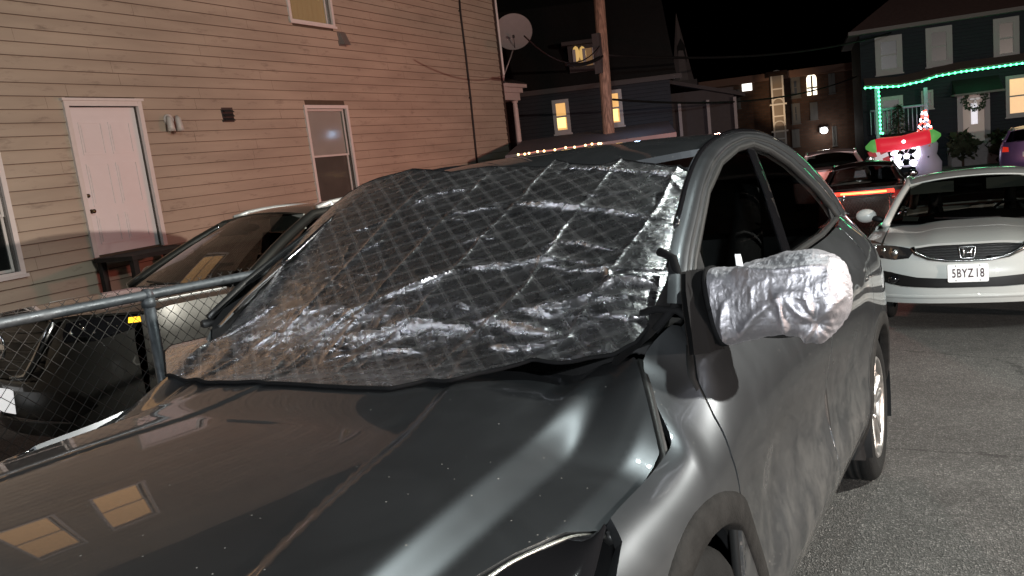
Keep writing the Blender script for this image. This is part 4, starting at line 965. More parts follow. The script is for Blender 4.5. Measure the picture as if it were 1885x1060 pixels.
    # black bound hem round the sheet
    hem = list(O3)+[O3[0]]; mb.tube([p-SHN*.003 for p in hem], .0048, 7, False); mb.build('hem', mat('black_binding', (.004, .004, .0045), .85), root)
    # tuck-in flap and tie at the driver's pillar
    fl = MB()
    def pill(px):
        d = cray(px); n_ = np.array([1, 0, .30]); t = (.800+.30*1.05-n_@CO)/(n_@d); return CO+t*d
    edge1 = [(1262, 500), (1258, 535), (1262, 570), (1272, 610), (1282, 654)]; edge2 = [(1292, 494), (1308, 515), (1322, 548), (1330, 590), (1332, 642)]
    rows = [[pill((a_[0]*(1-f_)+b_[0]*f_, a_[1]*(1-f_)+b_[1]*f_))+np.array([.006*math.sin(f_*9+k), 0, 0]) for f_ in np.linspace(0, 1, 6)] for k, (a_, b_) in enumerate(zip(edge1, edge2))]
    fl.grid(rows); fl.grid([[np.array(p)-np.array([.010, .004, .0]) for p in r_] for r_ in rows]); fl.build('tuck_flap', mat('black_binding', (.004, .004, .0045), .85), root)
    st = MB(); st.tube([(.665, 1.30, 1.20), (.690, 1.235, 1.205), (.725, 1.215, 1.190), (.745, 1.20, 1.13), (.735, 1.17, 1.085), (.70, 1.14, 1.04)], .010, 8); st.tube([(.66, 1.17, 1.075), (.70, 1.16, 1.085), (.745, 1.165, 1.08), (.79, 1.18, 1.04)], .008, 8); st.build('strap', mat('black_binding', (.004, .004, .0045), .85), root)
    return root
make_shade()

def make_mirror_cover():
    root = thing('mirror_cover', 'crinkled silver foil bag pulled over the side mirror of the grey car', 'mirror cover', mw=M4.copy())
    def h(px, yy=1.19):
        d = cray(px); t = (yy-CO[1])/d[1]; return CO+t*d
    top = [(1287, 500), (1322, 498), (1360, 488), (1400, 477), (1440, 467), (1480, 461), (1515, 470), (1538, 488), (1552, 520)]
    bot = [(1322, 641), (1335, 641), (1365, 634), (1402, 628), (1440, 624), (1470, 632), (1500, 642), (1528, 624), (1550, 585)]
    T = [h(p) for p in top]; Bt = [h(p) for p in bot]; u = np.linspace(0, 1, len(top))
    f = lambda A, k: pchip(u, [p[k] for p in A])
    U_ = np.linspace(0, 1, 150); n = 150; G = []
    for i, t in enumerate(U_):
        tp = np.array([f(T, k)(t) for k in range(3)]); bt = np.array([f(Bt, k)(t) for k in range(3)]); c = (tp+bt)/2; hz = (tp-bt)/2
        e = min(1, math.sqrt(max(0, 1-((t-.72)/.28)**2))) if t > .72 else 1
        dy = .088*(.25+.75*e)*(.8+.2*min(1, t*3))
        row = []
        for k in range(n+1):
            a = 2*math.pi*k/n; ca, sa = math.cos(a), math.sin(a); ex = 2/2.7
            ca2 = math.copysign(abs(ca)**ex, ca); sa2 = math.copysign(abs(sa)**ex, sa)
            row.append(c+np.array([0, .075, 0])+hz*sa2-np.array([0, dy*ca2, 0]))
        G.append(row)
    G = np.array(G)
    # close the outer end
    N = np.zeros_like(G); du = np.gradient(G, axis=0); dv = np.gradient(G, axis=1); N = np.cross(du, dv); N /= np.linalg.norm(N, axis=2)[..., None]+1e-9
    if (N[60, 0]@np.array([0, -1, 0])) < 0: N = -N
    X = G[..., 0]; Z = G[..., 2]; Yy = G[..., 1]
    A1 = X*1.0; B1 = Z+Yy*.5
    hgt = .007*(NZ1(A1*14, B1*14)-.5)+.0034*(ridged(NZ2, A1*14+B1*5, B1*19)-.35)+.0028*(ridged(NZ3, A1*34, B1*30-A1*9)-.35)+.0016*(ridged(NZ1, A1*80, B1*80)-.35)
    for px, pth in ((.013, [(1422, 535), (1436, 560), (1446, 622)]), (.009, [(1330, 560), (1326, 600), (1330, 638)]), (.010, [(1500, 600), (1470, 575), (1440, 545)]), (.008, [(1500, 600), (1525, 570), (1545, 540)]), (.008, [(1500, 600), (1480, 620), (1475, 640)]), (.009, [(1345, 500), (1420, 500), (1520, 490)]), (.008, [(1440, 540), (1390, 580), (1350, 625)]), (.008, [(1440, 540), (1480, 545), (1500, 590)])):
        pl = [(h(p, 1.18)[0], h(p, 1.18)[2]) for p in pth]; d, t = poly_d(X, Z, pl); front = (N[..., 1] < .2)
        hgt += px*np.exp(-(d/.0085)**2)*front*np.clip(np.minimum(t, 1-t)*4+.3, 0, 1)
    d = np.hypot(X-h((1502, 600), 1.18)[0], Z-h((1502, 600), 1.18)[2]); hgt += -.020*np.exp(-(d/.022)**2)*(N[..., 1] < .2)+.0008*np.cos(11*np.arctan2(Z-h((1502, 600), 1.18)[2], X-h((1502, 600), 1.18)[0]))*np.exp(-((d-.028)/.018)**2)
    edge = np.clip(U_*14, 0, 1)[:, None]; hgt = hgt*(.4+.6*edge)
    hgt[:, -1] = hgt[:, 0]
    G = G+N*hgt[..., None]
    m, nt, b = nodes_of('plain_foil'); tc = nt.nodes.new('ShaderNodeTexCoord'); nz = nt.nodes.new('ShaderNodeTexNoise'); nz.inputs['Scale'].default_value = 75; nz.inputs['Detail'].default_value = 7; nz.inputs['Distortion'].default_value = 1.0
    nt.links.new(tc.outputs['Object'], nz.inputs['Vector']); bp = nt.nodes.new('ShaderNodeBump'); bp.inputs['Strength'].default_value = .42; bp.inputs['Distance'].default_value = .004
    nt.links.new(nz.outputs[0], bp.inputs['Height']); nt.links.new(bp.outputs[0], b.inputs['Normal'])
    b.inputs['Base Color'].default_value = (.43, .42, .45, 1); b.inputs['Metallic'].default_value = 1; b.inputs['Roughness'].default_value = .54
    mb = MB(); mb.grid(G); cap = G[-1]; cc = cap.mean(0); mb.grid([cap, cc+(cap-cc)*.5+np.array([.004, 0, 0]), np.repeat((cc+np.array([.006, 0, 0]))[None], n+1, 0)]); mb.build('foil_bag', m, root)
    mb = MB(); mb.tube([p for p in G[0]], .006, 6); mb.build('hem', mat('black_binding', (.004, .004, .0045), .85), root)
    mb = MB(); mb.grid([G[0]*.0+(G[0]-G[0].mean(0))*k+G[0].mean(0)+np.array([o, 0, 0]) for k, o in ((.99, 0), (.95, .02), (.55, .035), (.02, .035))]); mb.build('lining', mat('black_binding', (.004, .004, .0045), .85), root)
    # small white care tag standing up from the hem
    q = h((1360, 478), 1.20); mb = MB(); mb.prism([q+np.array([-.006, 0, -.012]), q+np.array([.008, 0, -.014]), q+np.array([.004, 0, .012]), q+np.array([-.008, 0, .012])], (0, .002, 0)); mb.build('care_tag', mat('white_tag', (.8, .8, .8), .6), root)
make_mirror_cover()

# ------------------------------------------------------------------ chain-link fences
GALV = mat('galvanised_pipe', (.085, .095, .105), .5, metal=.55, noise=.35, nscale=30, bump=.1, bscale=90, rnoise=.12)
WIRE = mat('fence_wire', (.035, .034, .032), .6, metal=.3)
def chain_fence(name, label, a, b, h, posts, pitch=.057, wr=.0014, railr=.0205, knuckle=.035):
    a = np.array(a, float); b = np.array(b, float); L_ = np.linalg.norm(b-a); u = (b-a)/L_; nrm = np.cross(u, (0, 0, 1)); nrm /= np.linalg.norm(nrm)
    root = thing(name, label, 'fence', tuple(a-np.array([0, 0, h])))
    base = a-np.array([0, 0, h]); loc = lambda s, z, o=0: (u*s+np.array([0, 0, h+z])+nrm*o)
    mb = MB(); mb.tube([loc(s, 0) for s in np.linspace(-.05, L_+.05, 12)], railr, 12); mb.build('top_rail', GALV, root)
    for p in posts:
        mb = MB(); mb.tube([loc(p, -h-.05), loc(p, -railr-.004)], railr*1.15, 12); mb.tube([loc(p, -.05, 0), loc(p, -.012, 0)], railr*1.4, 12); mb.build('post', GALV, root)
        mb = MB(); mb.tube([loc(p-.012, .0), loc(p+.012, .0)], railr*1.35, 12); mb.build('rail_clamp', GALV, root)
    mb = MB(); H = h-.05; n = int((L_+H)/pitch); off = railr+.004
    for i in range(-int(H/pitch)-1, int(L_/pitch)+1):
        for sg in (1, -1):
            z0, z1 = -H, knuckle; s0 = i*pitch if sg > 0 else i*pitch+H+knuckle; s1 = s0+sg*(z1-z0)
            pts = []
            if max(s0, s1) < 0 or min(s0, s1) > L_: continue
            k = 2*int((z1-z0)/pitch)+1
            f0, f1 = 0, 1
            lo = (0-s0)/(s1-s0); hi = (L_-s0)/(s1-s0); f0 = max(0, min(lo, hi)); f1 = min(1, max(lo, hi))
            if f1-f0 < .02: continue
            kk = max(2, int((f1-f0)*k))
            for t in np.linspace(f0, f1, kk): pts.append(loc(s0+(s1-s0)*t, z0+(z1-z0)*t, -off+.0016*sg*(1 if int(round(t*k)) % 2 else -1)))
            mb.tube(pts, wr, 4, False)
    mb.build('chain_link_mesh', WIRE, root)
    return root
chain_fence('chain_link_fence', 'grey chain link fence with pipe rail between the grey car and dark suv', (-1.7, -1.5, 1.06), (-1.7, 7.5, .745), 1.12, [.75, 3.2, 5.6, 8.0])

# ------------------------------------------------------------------ other cars
def car_shell(name, label, cat, mw, sp, pm, glassm=None, detail=True, interior=True, group=None):
    W, L_, D, ex = sp['W'], sp['L'], sp['D'], 2.5
    root = thing(name, label, cat, mw=mw, group=group); gm = glassm or CGLASS
    g = pchip(*zip(*sp['g'])); hc = pchip(*zip(*sp['hood'])); wb, rb = sp['axles']; R = sp['R']
    belt = lambda y: np.interp(y, [p[0] for p in sp['belt']], [p[1] for p in sp['belt']])
    yc = sp['cowl']; crown = sp.get('crown', .07)
    def a_of(x): return math.copysign(math.asin(min(1, abs(x)/W)**(ex/2))*2/math.pi, x)
    ft = pchip(*zip(*sp['ftilt'])); rt = pchip(*zip(*sp['rtilt']))
    def plan(a):
        th = np.asarray(a, float)*math.pi/2; return W*np.sign(np.sin(th))*np.abs(np.sin(th))**(2/ex), 1-np.abs(np.cos(th))**(2/ex)
    def front(a, z, off=0.0):
        x, q = plan(a); return np.stack([x*(g(z)+.0*z), D*q+ft(z)*(1-np.clip(q, 0, 1)**2)+off, z], 1)
    def rear(a, z, off=0.0):
        x, q = plan(a); return np.stack([x*g(z), L_-D*.7*q-rt(z)*(1-np.clip(q, 0, 1)**2)-off, z], 1)
    def hz(x, y): return hc(y)-crown*np.abs(np.asarray(x)/W)**2.6 - sp.get('dip', 0)*np.exp(-((np.abs(x)-.50*W)/.12)**2)
    def yf(x): return D*(1-max(0, 1-(abs(x)/W)**ex)**(1/ex))
    hs = lambda x, y: np.stack([x, y, hz(x, y)], 1)
    xs = np.linspace(-.93, .93, 37)*W; hw = .80*W
    top = [(x, yf(x)+float(ft(hz(x, yf(x))))*(1-min(1, yf(x)/D)**2)+.004) for x in xs]
    hood = [p for p in top if abs(p[0]) <= hw]; hoodp = [(-hw, yc+.02)]+hood+[(hw, yc+.02), (hw*.6, yc-.06), (0, yc-.09), (-hw*.6, yc-.06)]
    patch('hood', pm, root, hoodp, hs, .04, .02, (0, 0, 1))
    for sg in (1, -1):
        q = [(sg*abs(p[0]), p[1]) for p in top if p[0] >= hw+.004]
        q = [(sg*(hw+.004), q[0][1]-.02)]+q+[(sg*.955*W, yf(.955*W)+.02), (sg*.955*W, yc+.14), (sg*(hw+.004), yc+.10)]
        patch('fender_top', pm, root, q, hs, .04, .015, (0, 0, 1))
    # nose
    tops = [(a_of(p[0]), float(hz(p[0], yf(p[0])))-.006) for p in top]
    fb = sp['fbot']; nose = [(a_of(-.95*W), fb)]+[(a_of(x), fb) for x in np.linspace(-.8, .8, 9)*W]+[(a_of(.95*W), fb)]+tops[::-1]
    holes = [[(a_of(x), z) for x, z in h] for h in sp.get('holes', [])]
    patch('front_bumper', pm, root, nose, front, .03, .02, (0, -1, 0), holes=holes)
    for nm, mm, poly, off in sp.get('nose_parts', []):
        patch(nm, mm, root, [(a_of(x), z) for x, z in poly], lambda a, z, off=off: front(a, z, off), .03, .012, (0, -1, 0))
    # tail
    rtop = sp['rtop']; tail = [(a_of(x), sp['fbot']+.02) for x in np.linspace(-.97, .97, 9)*W]+[(a_of(x), rtop) for x in np.linspace(.97, -.97, 9)*W]
    patch('rear_bumper', pm, root, tail, rear, .06, .02, (0, 1, 0))
    for nm, mm, poly, off in sp.get('tail_parts', []):
        patch(nm, mm, root, [(a_of(x), z) for x, z in poly], lambda a, z, off=off: rear(a, z, off), .04, .012, (0, 1, 0))
    # flanks
    def side(y, z, sg=1):
        pl = np.where(y < D, 1-(np.clip((D-y)/D, 0, 1)**ex), 1)**(1/ex); e = np.clip((y-(L_-D*.7))/(D*.7), 0, 1); pl = pl*(1-np.clip(e, 0, .9999)**ex)**(1/ex)
        return np.stack([sg*W*g(z)*pl+.0*y, y, z], 1)
    def arc(c, a0, a1, n=16): return [(c+(R+.05)*math.cos(a), R+(R+.05)*math.sin(a)) for a in np.linspace(a0, a1, n)]
    ys0 = yf(.955*W); ye0 = L_-D*.7*.42
    tp = [(y, float(hz(.955*W, y))) for y in np.linspace(ys0, yc+.1, 8)]+[(y, float(belt(y))) for y in np.linspace(yc+.16, ye0, 14)]
    for sg in (1, -1):
        poly = [(ys0, fb)]+[p for p in arc(wb, math.pi+.2, -.2)]+[p for p in arc(rb, math.pi+.2, -.2)]+[(ye0, fb+.02)]+tp[::-1]
        poly = [(y, max(z, fb)) for y, z in poly]
        patch('body_side', pm, root, poly, lambda y, z, sg=sg: side(y, z, sg), .06, .02, (sg, 0, 0))
        for c in (wb, rb):
            wheel(root, (sg*(W-.02), c, R), sg, R, R*.66, .2, 5, sp.get('rim', RIM))
            ln = MB(); ln.grid([[(sg*x, c+r*math.cos(a), R+r*math.sin(a)) for x, r in ((W*.97, R+.05), (W-.3, R+.06), (W-.32, .1))] for a in np.linspace(-.3, math.pi+.3, 24)]); ln.build('arch_liner', BLK, root)
    # greenhouse
    ry, rz = sp['roof'][0], sp['roof'][1]; rc = pchip(ry, rz); xe = sp['roofw']; y0, y1 = ry[0], ry[-1]
    def roof(u, y): return np.stack([u*xe, y+.10*np.abs(u)**2*(1 if True else 0)*(1-(y-y0)/(y1-y0)), rc(y)-.055*np.abs(u)**2.4], 1)
    patch('roof', sp.get('roofmat', pm), root, [(-1, y0), (-.5, y0), (0, y0), (.5, y0), (1, y0), (1, (y0+y1)/2), (1, y1), (0, y1), (-1, y1), (-1, (y0+y1)/2)], roof, .06, .02, (0, 0, 1))
    bz = float(hz(.0, yc))-.03
    def ws(u, v):
        q = np.abs(u)**2; yb, zb = yc-.06+.20*q, bz+.02*q; yt, zt = y0+.005+.10*q, float(rc(y0))-.004-.055*q
        return np.stack([u*(W*.86+(xe*.985-W*.86)*v), yb+(yt-yb)*v, zb+(zt-zb)*v+.02*np.sin(math.pi*v)], 1)
    patch('windshield', gm, root, [(-.97, 0), (.97, 0), (.965, .985), (-.965, .985)], ws, .08, .005, (0, -1, .5))
    yb1 = sp['rglass']; 
    def rg(u, v):
        q = np.abs(u)**2; return np.stack([u*(W*.80+(xe*.97-W*.80)*v), yb1[0]+(y1-yb1[0])*v-.10*q, yb1[1]+(float(rc(y1))-yb1[1])*v-.05*q*v], 1)
    patch('rear_glass', gm, root, [(-.97, 0), (.97, 0), (.97, 1), (-.97, 1)], rg, .1, .005, (0, 1, .5))
    if sp.get('deck'):
        dk = lambda x, y: np.stack([x, y, sp['deck'][0]+(sp['deck'][1]-sp['deck'][0])*(y-yb1[0])/(L_-yb1[0])-.03*np.abs(x/W)**2.5], 1)
        patch('boot_lid', pm, root, [(-.9*W, yb1[0]-.15), (.9*W, yb1[0]-.15), (.9*W, L_-D*.28), (.5*W, L_-.05), (0, L_-.02), (-.5*W, L_-.05), (-.9*W, L_-D*.28)], dk, .08, .02, (0, 0, 1))
    for sg in (1, -1):
        A = lambda v: ws(np.array([sg*.985]), np.array([v]))[0]; Rr = lambda v: rg(np.array([sg*.99]), np.array([v]))[0]
        tops_ = [roof(np.array([sg*1.0]), np.array([y]))[0] for y in np.linspace(y0, y1, 8)]
        # front pillars and cant rail as one bent bar
        mb = MB(); mb.tube([A(v) for v in np.linspace(-.04, 1, 8)]+tops_[1:]+[Rr(v) for v in np.linspace(.9, 0, 6)], [.040]*8+[.032]*7+[.05]*6, 10, True, 1.0); mb.build('roof_pillar', pm, root)
        ylo = np.linspace(yc+.22, yb1[0]-.18, 8)
        lo = [np.array([sg*(W*float(g(belt(y)))-.02), y, float(belt(y))+.012]) for y in ylo]; up = [roof(np.array([sg*1.0]), np.array([y]))[0]+np.array([0, 0, -.03]) for y in np.linspace(y0+.15, y1-.05, 8)]
        mid = len(lo)//2
        gl = MB(); gl.grid([lo, up]); gl.build('side_window', gm, root)
        pb = MB(); pb.tube([lo[mid]*.5+lo[mid-1]*.5, up[mid]*.5+up[mid-1]*.5], .035, 8, True, 1.0); pb.build('centre_pillar', GLOSSBLK, root)
        ms = MB(); p = np.array([sg*(W+.09), yc+.42, float(belt(yc+.4))+.10]); ms.ball(p, .11, 16, (.95, .55, .68)); mo = ms.build('mirror', pm, root)
        a_ = MB(); a_.tube([p-np.array([sg*.18, .06, .06]), p-np.array([sg*.04, 0, .02])], .03, 8); a_.build('mirror_arm', BLK, mo)
        mg = MB(); mg.ball(p+np.array([0, .06, 0]), .08, 12, (1, .1, .62)); mg.build('mirror_glass', CHROME, mo)
    ib = MB(); ib.box((-W*.80, .45, .22), (W*.80, L_-.45, .50)); ib.box((-W*.72, D, .50), (W*.72, yc-.05, bz-.18)); ib.box((-W*.72, yb1[0], .50), (W*.72, L_-D*.8, sp['rtop']-.2)); ib.build('floor_pan', INT, root)
    if interior:
        db = MB(); db.tube([(-W*.82, yc+.32, bz-.05), (0, yc+.22, bz-.01), (W*.82, yc+.32, bz-.05)], [.10, .13, .10], 12); db.build('dashboard', INT, root)
        for x in (-.37, .37):
            for y in (2.1, 3.0):
                if y+.4 > yb1[0]: continue
                sh = MB(); sh.box((x-.25, y-.4, .45), (x+.25, y+.1, .58)); sh.tube([(x, y+.08, .56), (x, y+.20, .9), (x, y+.25, float(rc(2.4))-.42)], [.22, .21, .15], 10, True, .35); sh.tube([(x, y+.26, float(rc(2.4))-.40), (x, y+.28, float(rc(2.4))-.22)], [.12, .10], 10, True, .45); sh.build('seat', mat('seat_cloth', (.03, .03, .032), .85, noise=.3), root)
        sw = MB(); sw.tube([(.36+.18*math.cos(t), yc+.62+.06*math.sin(t), bz+.0+.16*math.sin(t)) for t in np.linspace(0, 2*math.pi, 25)], .014, 8); sw.build('steering_wheel', INT, root)
        vz = float(rc(y0)); 
        for x in (-.36, .36):
            vi = MB(); vi.box((x-.21, y0+.03, vz-.16), (x+.21, y0+.05, vz-.045)); vi.build('sun_visor', mat('visor_grey', (.30, .31, .28), .8), root)
        rm = MB(); rm.ball((0, y0-.05, vz-.11), .06, 12, (2.0, .5, .55)); rm.build('rear_view_mirror', BLK, root)
    for sg in (-1, 1) if sp.get('wipers', True) else ():
        wp = MB(); wp.tube([ws(np.array([u]), np.array([v]))[0]+np.array([0, -.015, .012]) for u, v in ((.05*sg+.3, .01), (.05*sg-.0, .03), (.05*sg-.35, .06))], .008, 6); wp.build('wiper', BLK, root)
    return root, front, a_of, ws, roof, hs, side

def text_mesh(name, body, size, m, parent, mtx, extrude=.001, bold=0.0):
    cu = bpy.data.curves.new(name, 'FONT'); cu.body = body; cu.size = size; cu.extrude = extrude; cu.align_x = 'CENTER'; cu.align_y = 'CENTER'; cu.offset = bold; cu.space_character = 1.12
    o = bpy.data.objects.new(name, cu); COL.objects.link(o)
    dg = bpy.context.evaluated_depsgraph_get(); me = bpy.data.meshes.new_from_object(o.evaluated_get(dg))
    bpy.data.objects.remove(o); me.transform(mtx)
    return link(name, me, m, parent)

def street_mw(x, y, z, heading=0.0):
    r = M4 @ Matrix.Rotation(heading, 4, 'Z'); r.translation = Vector(M@np.array([x, y, z])); return r

WHITEP = paint('white_paint', (.48, .50, .48), 0.0, .35)
def white_sedan():
    grille = [(-.43, .725), (-.40, .680), (-.30, .632), (-.16, .606), (0, .600), (.16, .606), (.30, .632), (.40, .680), (.43, .725), (.2, .735), (0, .737), (-.2, .735)]
    def hl(s): return [(s*x, z) for x, z in ((.46, .640), (.405, .715), (.50, .738), (.68, .775), (.80, .806), (.858, .80), (.855, .705), (.74, .650), (.58, .628))]
    intake = [(-.76, .545), (-.62, .52), (-.40, .470), (-.17, .455), (.17, .455), (.40, .470), (.62, .52), (.76, .545), (.78, .44), (.55, .385), (.25, .37), (-.25, .37), (-.55, .385), (-.78, .44)]
    sp = dict(W=.8765, L=4.56, D=.72, g=[(.15, .90), (.30, .965), (.45, .99), (.62, 1.0), (.80, .985), (.95, .945), (1.1, .90)],
              hood=[(-.1, .70), (.0, .735), (.15, .785), (.4, .845), (.8, .905), (1.15, .945), (1.4, .96)], crown=.09, dip=.018, axles=(.92, 3.59), R=.32, cowl=1.08, belt=[(1.1, .90), (2.2, .95), (3.6, 1.0), (4.4, .98)],
              ftilt=[(.1, .10), (.3, .02), (.5, .0), (.6, .02), (.72, .06), (.85, .12)], rtilt=[(.1, .1), (.4, .0), (.7, .02), (1.0, .1)], fbot=.235, holes=[grille, intake],
              roof=([1.95, 2.2, 2.6, 3.0, 3.35], [1.362, 1.415, 1.447, 1.445, 1.395]), roofw=.615, rglass=(4.05, 1.05), deck=(1.06, 1.04), rtop=1.02, rim=RIM)
    chrome_wing = [(-.43, .728), (-.40, .680), (-.30, .632), (-.16, .606), (0, .600), (.16, .606), (.30, .632), (.40, .680), (.43, .728)]
    darkgr = mat('honeycomb_black', (.008, .008, .008), .45)
    sp['nose_parts'] = [('grille', darkgr, grille, .035), ('lower_grille', darkgr, intake, .05)]
    root, front, a_of, ws, roof, hs, side = car_shell('white_sedan', 'white sedan parked nose first behind the grey car, number plate lit up', 'car', street_mw(1.135, 7.42, .085, 0.0), sp, WHITEP, SGLASS)
    F3 = lambda x, z, off=0.: front(np.array([a_of(x)]), np.array([z]), off)[0]
    gr = [c for c in root.children if c.name.split('.')[0] == 'grille'][0]
    # mesh bars of the grille
    mb = MB()
    for i, z in enumerate(np.arange(.615, .73, .022)):
        w = np.interp(z, [.60, .632, .68, .725], [.0, .30, .40, .43])
        if w > .05: mb.tube([F3(x, z+.004*((k+i) % 2), .028) for k, x in enumerate(np.arange(-w, w+.01, .03))], .0035, 5)
    mb.build('grille_mesh', mat('dark_gloss_bar', (.03, .03, .03), .3), gr)
    for off, a, bq, r in ((-.004, 0, 9, .010),):
        mb = MB(); mb.tube([F3(x, z, off) for x, z in chrome_wing], [.022, .022, .018, .011, .010, .011, .018, .022, .022], 8); mb.build('chrome_trim', mat('smoked_chrome', (.30, .30, .30), .2, metal=1), gr)
    # emblem: two leaning uprights and a bar inside a rounded frame
    mb = MB(); c = F3(0, .672, .0)+np.array([0, -.010, 0]); q = lambda x, z: c+np.array([x, 0, z])
    mb.tube([q(-.034, .034), q(-.026, 0), q(-.030, -.034)], [.0085, .008, .009], 8); mb.tube([q(.034, .034), q(.026, 0), q(.030, -.034)], [.0085, .008, .009], 8); mb.tube([q(-.027, 0), q(.027, 0)], .008, 8)
    rr = [(-.062, .042), (-.045, .050), (.045, .050), (.062, .042), (.052, -.036), (.040, -.048), (-.040, -.048), (-.052, -.036), (-.062, .042)]
    mb.tube([q(x, z) for x, z in rr], .005, 8); mb.build('emblem', mat('emblem_chrome', (.7, .7, .72), .25, metal=1), gr)
    for s in (1, -1):
        poly = hl(s); hp = patch('headlight', mat('lamp_dark', (.02, .02, .021), .15, coat=1.0), root, [(a_of(x), z) for x, z in poly], lambda a, z: front(a, z, -.003), .03, .02, (0, -1, 0))
        mb = MB()
        for x, z, r in ((.575, .69, .040), (.675, .712, .026), (.76, .735, .030)):
            p = F3(s*x, z, .0); nn = np.array([s*.3, -1, .1]); nn /= np.linalg.norm(nn); mb.ball(p+nn*.001, r, 14, (1, .45, .9))
        mb.build('reflector', mat('lamp_silver', (.65, .65, .62), .25, metal=1.0), hp)
        # fog lamp recess
        mb = MB(); mb.ball(F3(s*.60, .45, .03), .05, 12, (1, .4, .8)); mb.build('fog_lamp', LENS, root)
    mb = MB(); mb.grid([[F3(x, z, -.012*math.sin(math.pi*k/4)-.001) for x in np.linspace(-.74, .74, 25)] for k, z in enumerate(np.linspace(.315, .275, 5))]); mb.build('lip_spoiler', WHITEP, root)
    # plate
    pc = F3(0, .50, -.022); tilt = Matrix.Translation(Vector(pc))@Matrix.Rotation(math.radians(84), 4, 'X')
    mb = MB(); w, h = .1525, .0765; P = []
    for cx, cz, a0 in ((w-.012, h-.012, 0), (-w+.012, h-.012, 90), (-w+.012, -h+.012, 180), (w-.012, -h+.012, 270)):
        for k in range(5): a = math.radians(a0+k*22.5); P.append(tuple(tilt@Vector((cx+.012*math.cos(a), cz+.012*math.sin(a), 0))))
    n = np.array(tilt.to_3x3()@Vector((0, 0, 1))); mb.prism(P, -n*.003); pl = mb.build('number_plate', mat('reflective_plate', (.80, .81, .80), .6, emis=(1, 1, 1), estr=.18), root)  # emission stands in for light thrown back by the plate
    red = mat('plate_ink', (.06, .035, .04), .8, spec=.1)
    for nm_, tx_, ox_ in (('plate_letters', '5BYZ', -.040), ('plate_digits', '18', .088)):
        text_mesh(nm_, tx_, .105, red, pl, tilt@Matrix.Translation(Vector((ox_, -.004, .0015)))@Matrix.Diagonal(Vector((.62, 1, 1, 1))), .0006, .0013)
    mb = MB(); 
    for x, z in ((-.09, .063), (.09, .063), (-.09, -.063), (.09, -.063)): mb.lathe([(0, .004), (.005, .004), (.006, 0)], 8, 'z', (x, z, 0))
    o = mb.build('plate_bolt', mat('bolt', (.25, .25, .25), .4, metal=1), pl); o.data.transform(tilt)
    # inspection sticker, bottom corner of the glass
    p0 = ws(np.array([-.80, -.60, -.60, -.80]), np.array([.06, .05, .14, .15])); mb = MB(); mb.prism(list(p0+np.array([0, .004, -.006])), (0, .001, -.001)); mb.build('sticker', mat('sticker_pale', (.35, .36, .33), .6), root)
    return root
white_sedan()

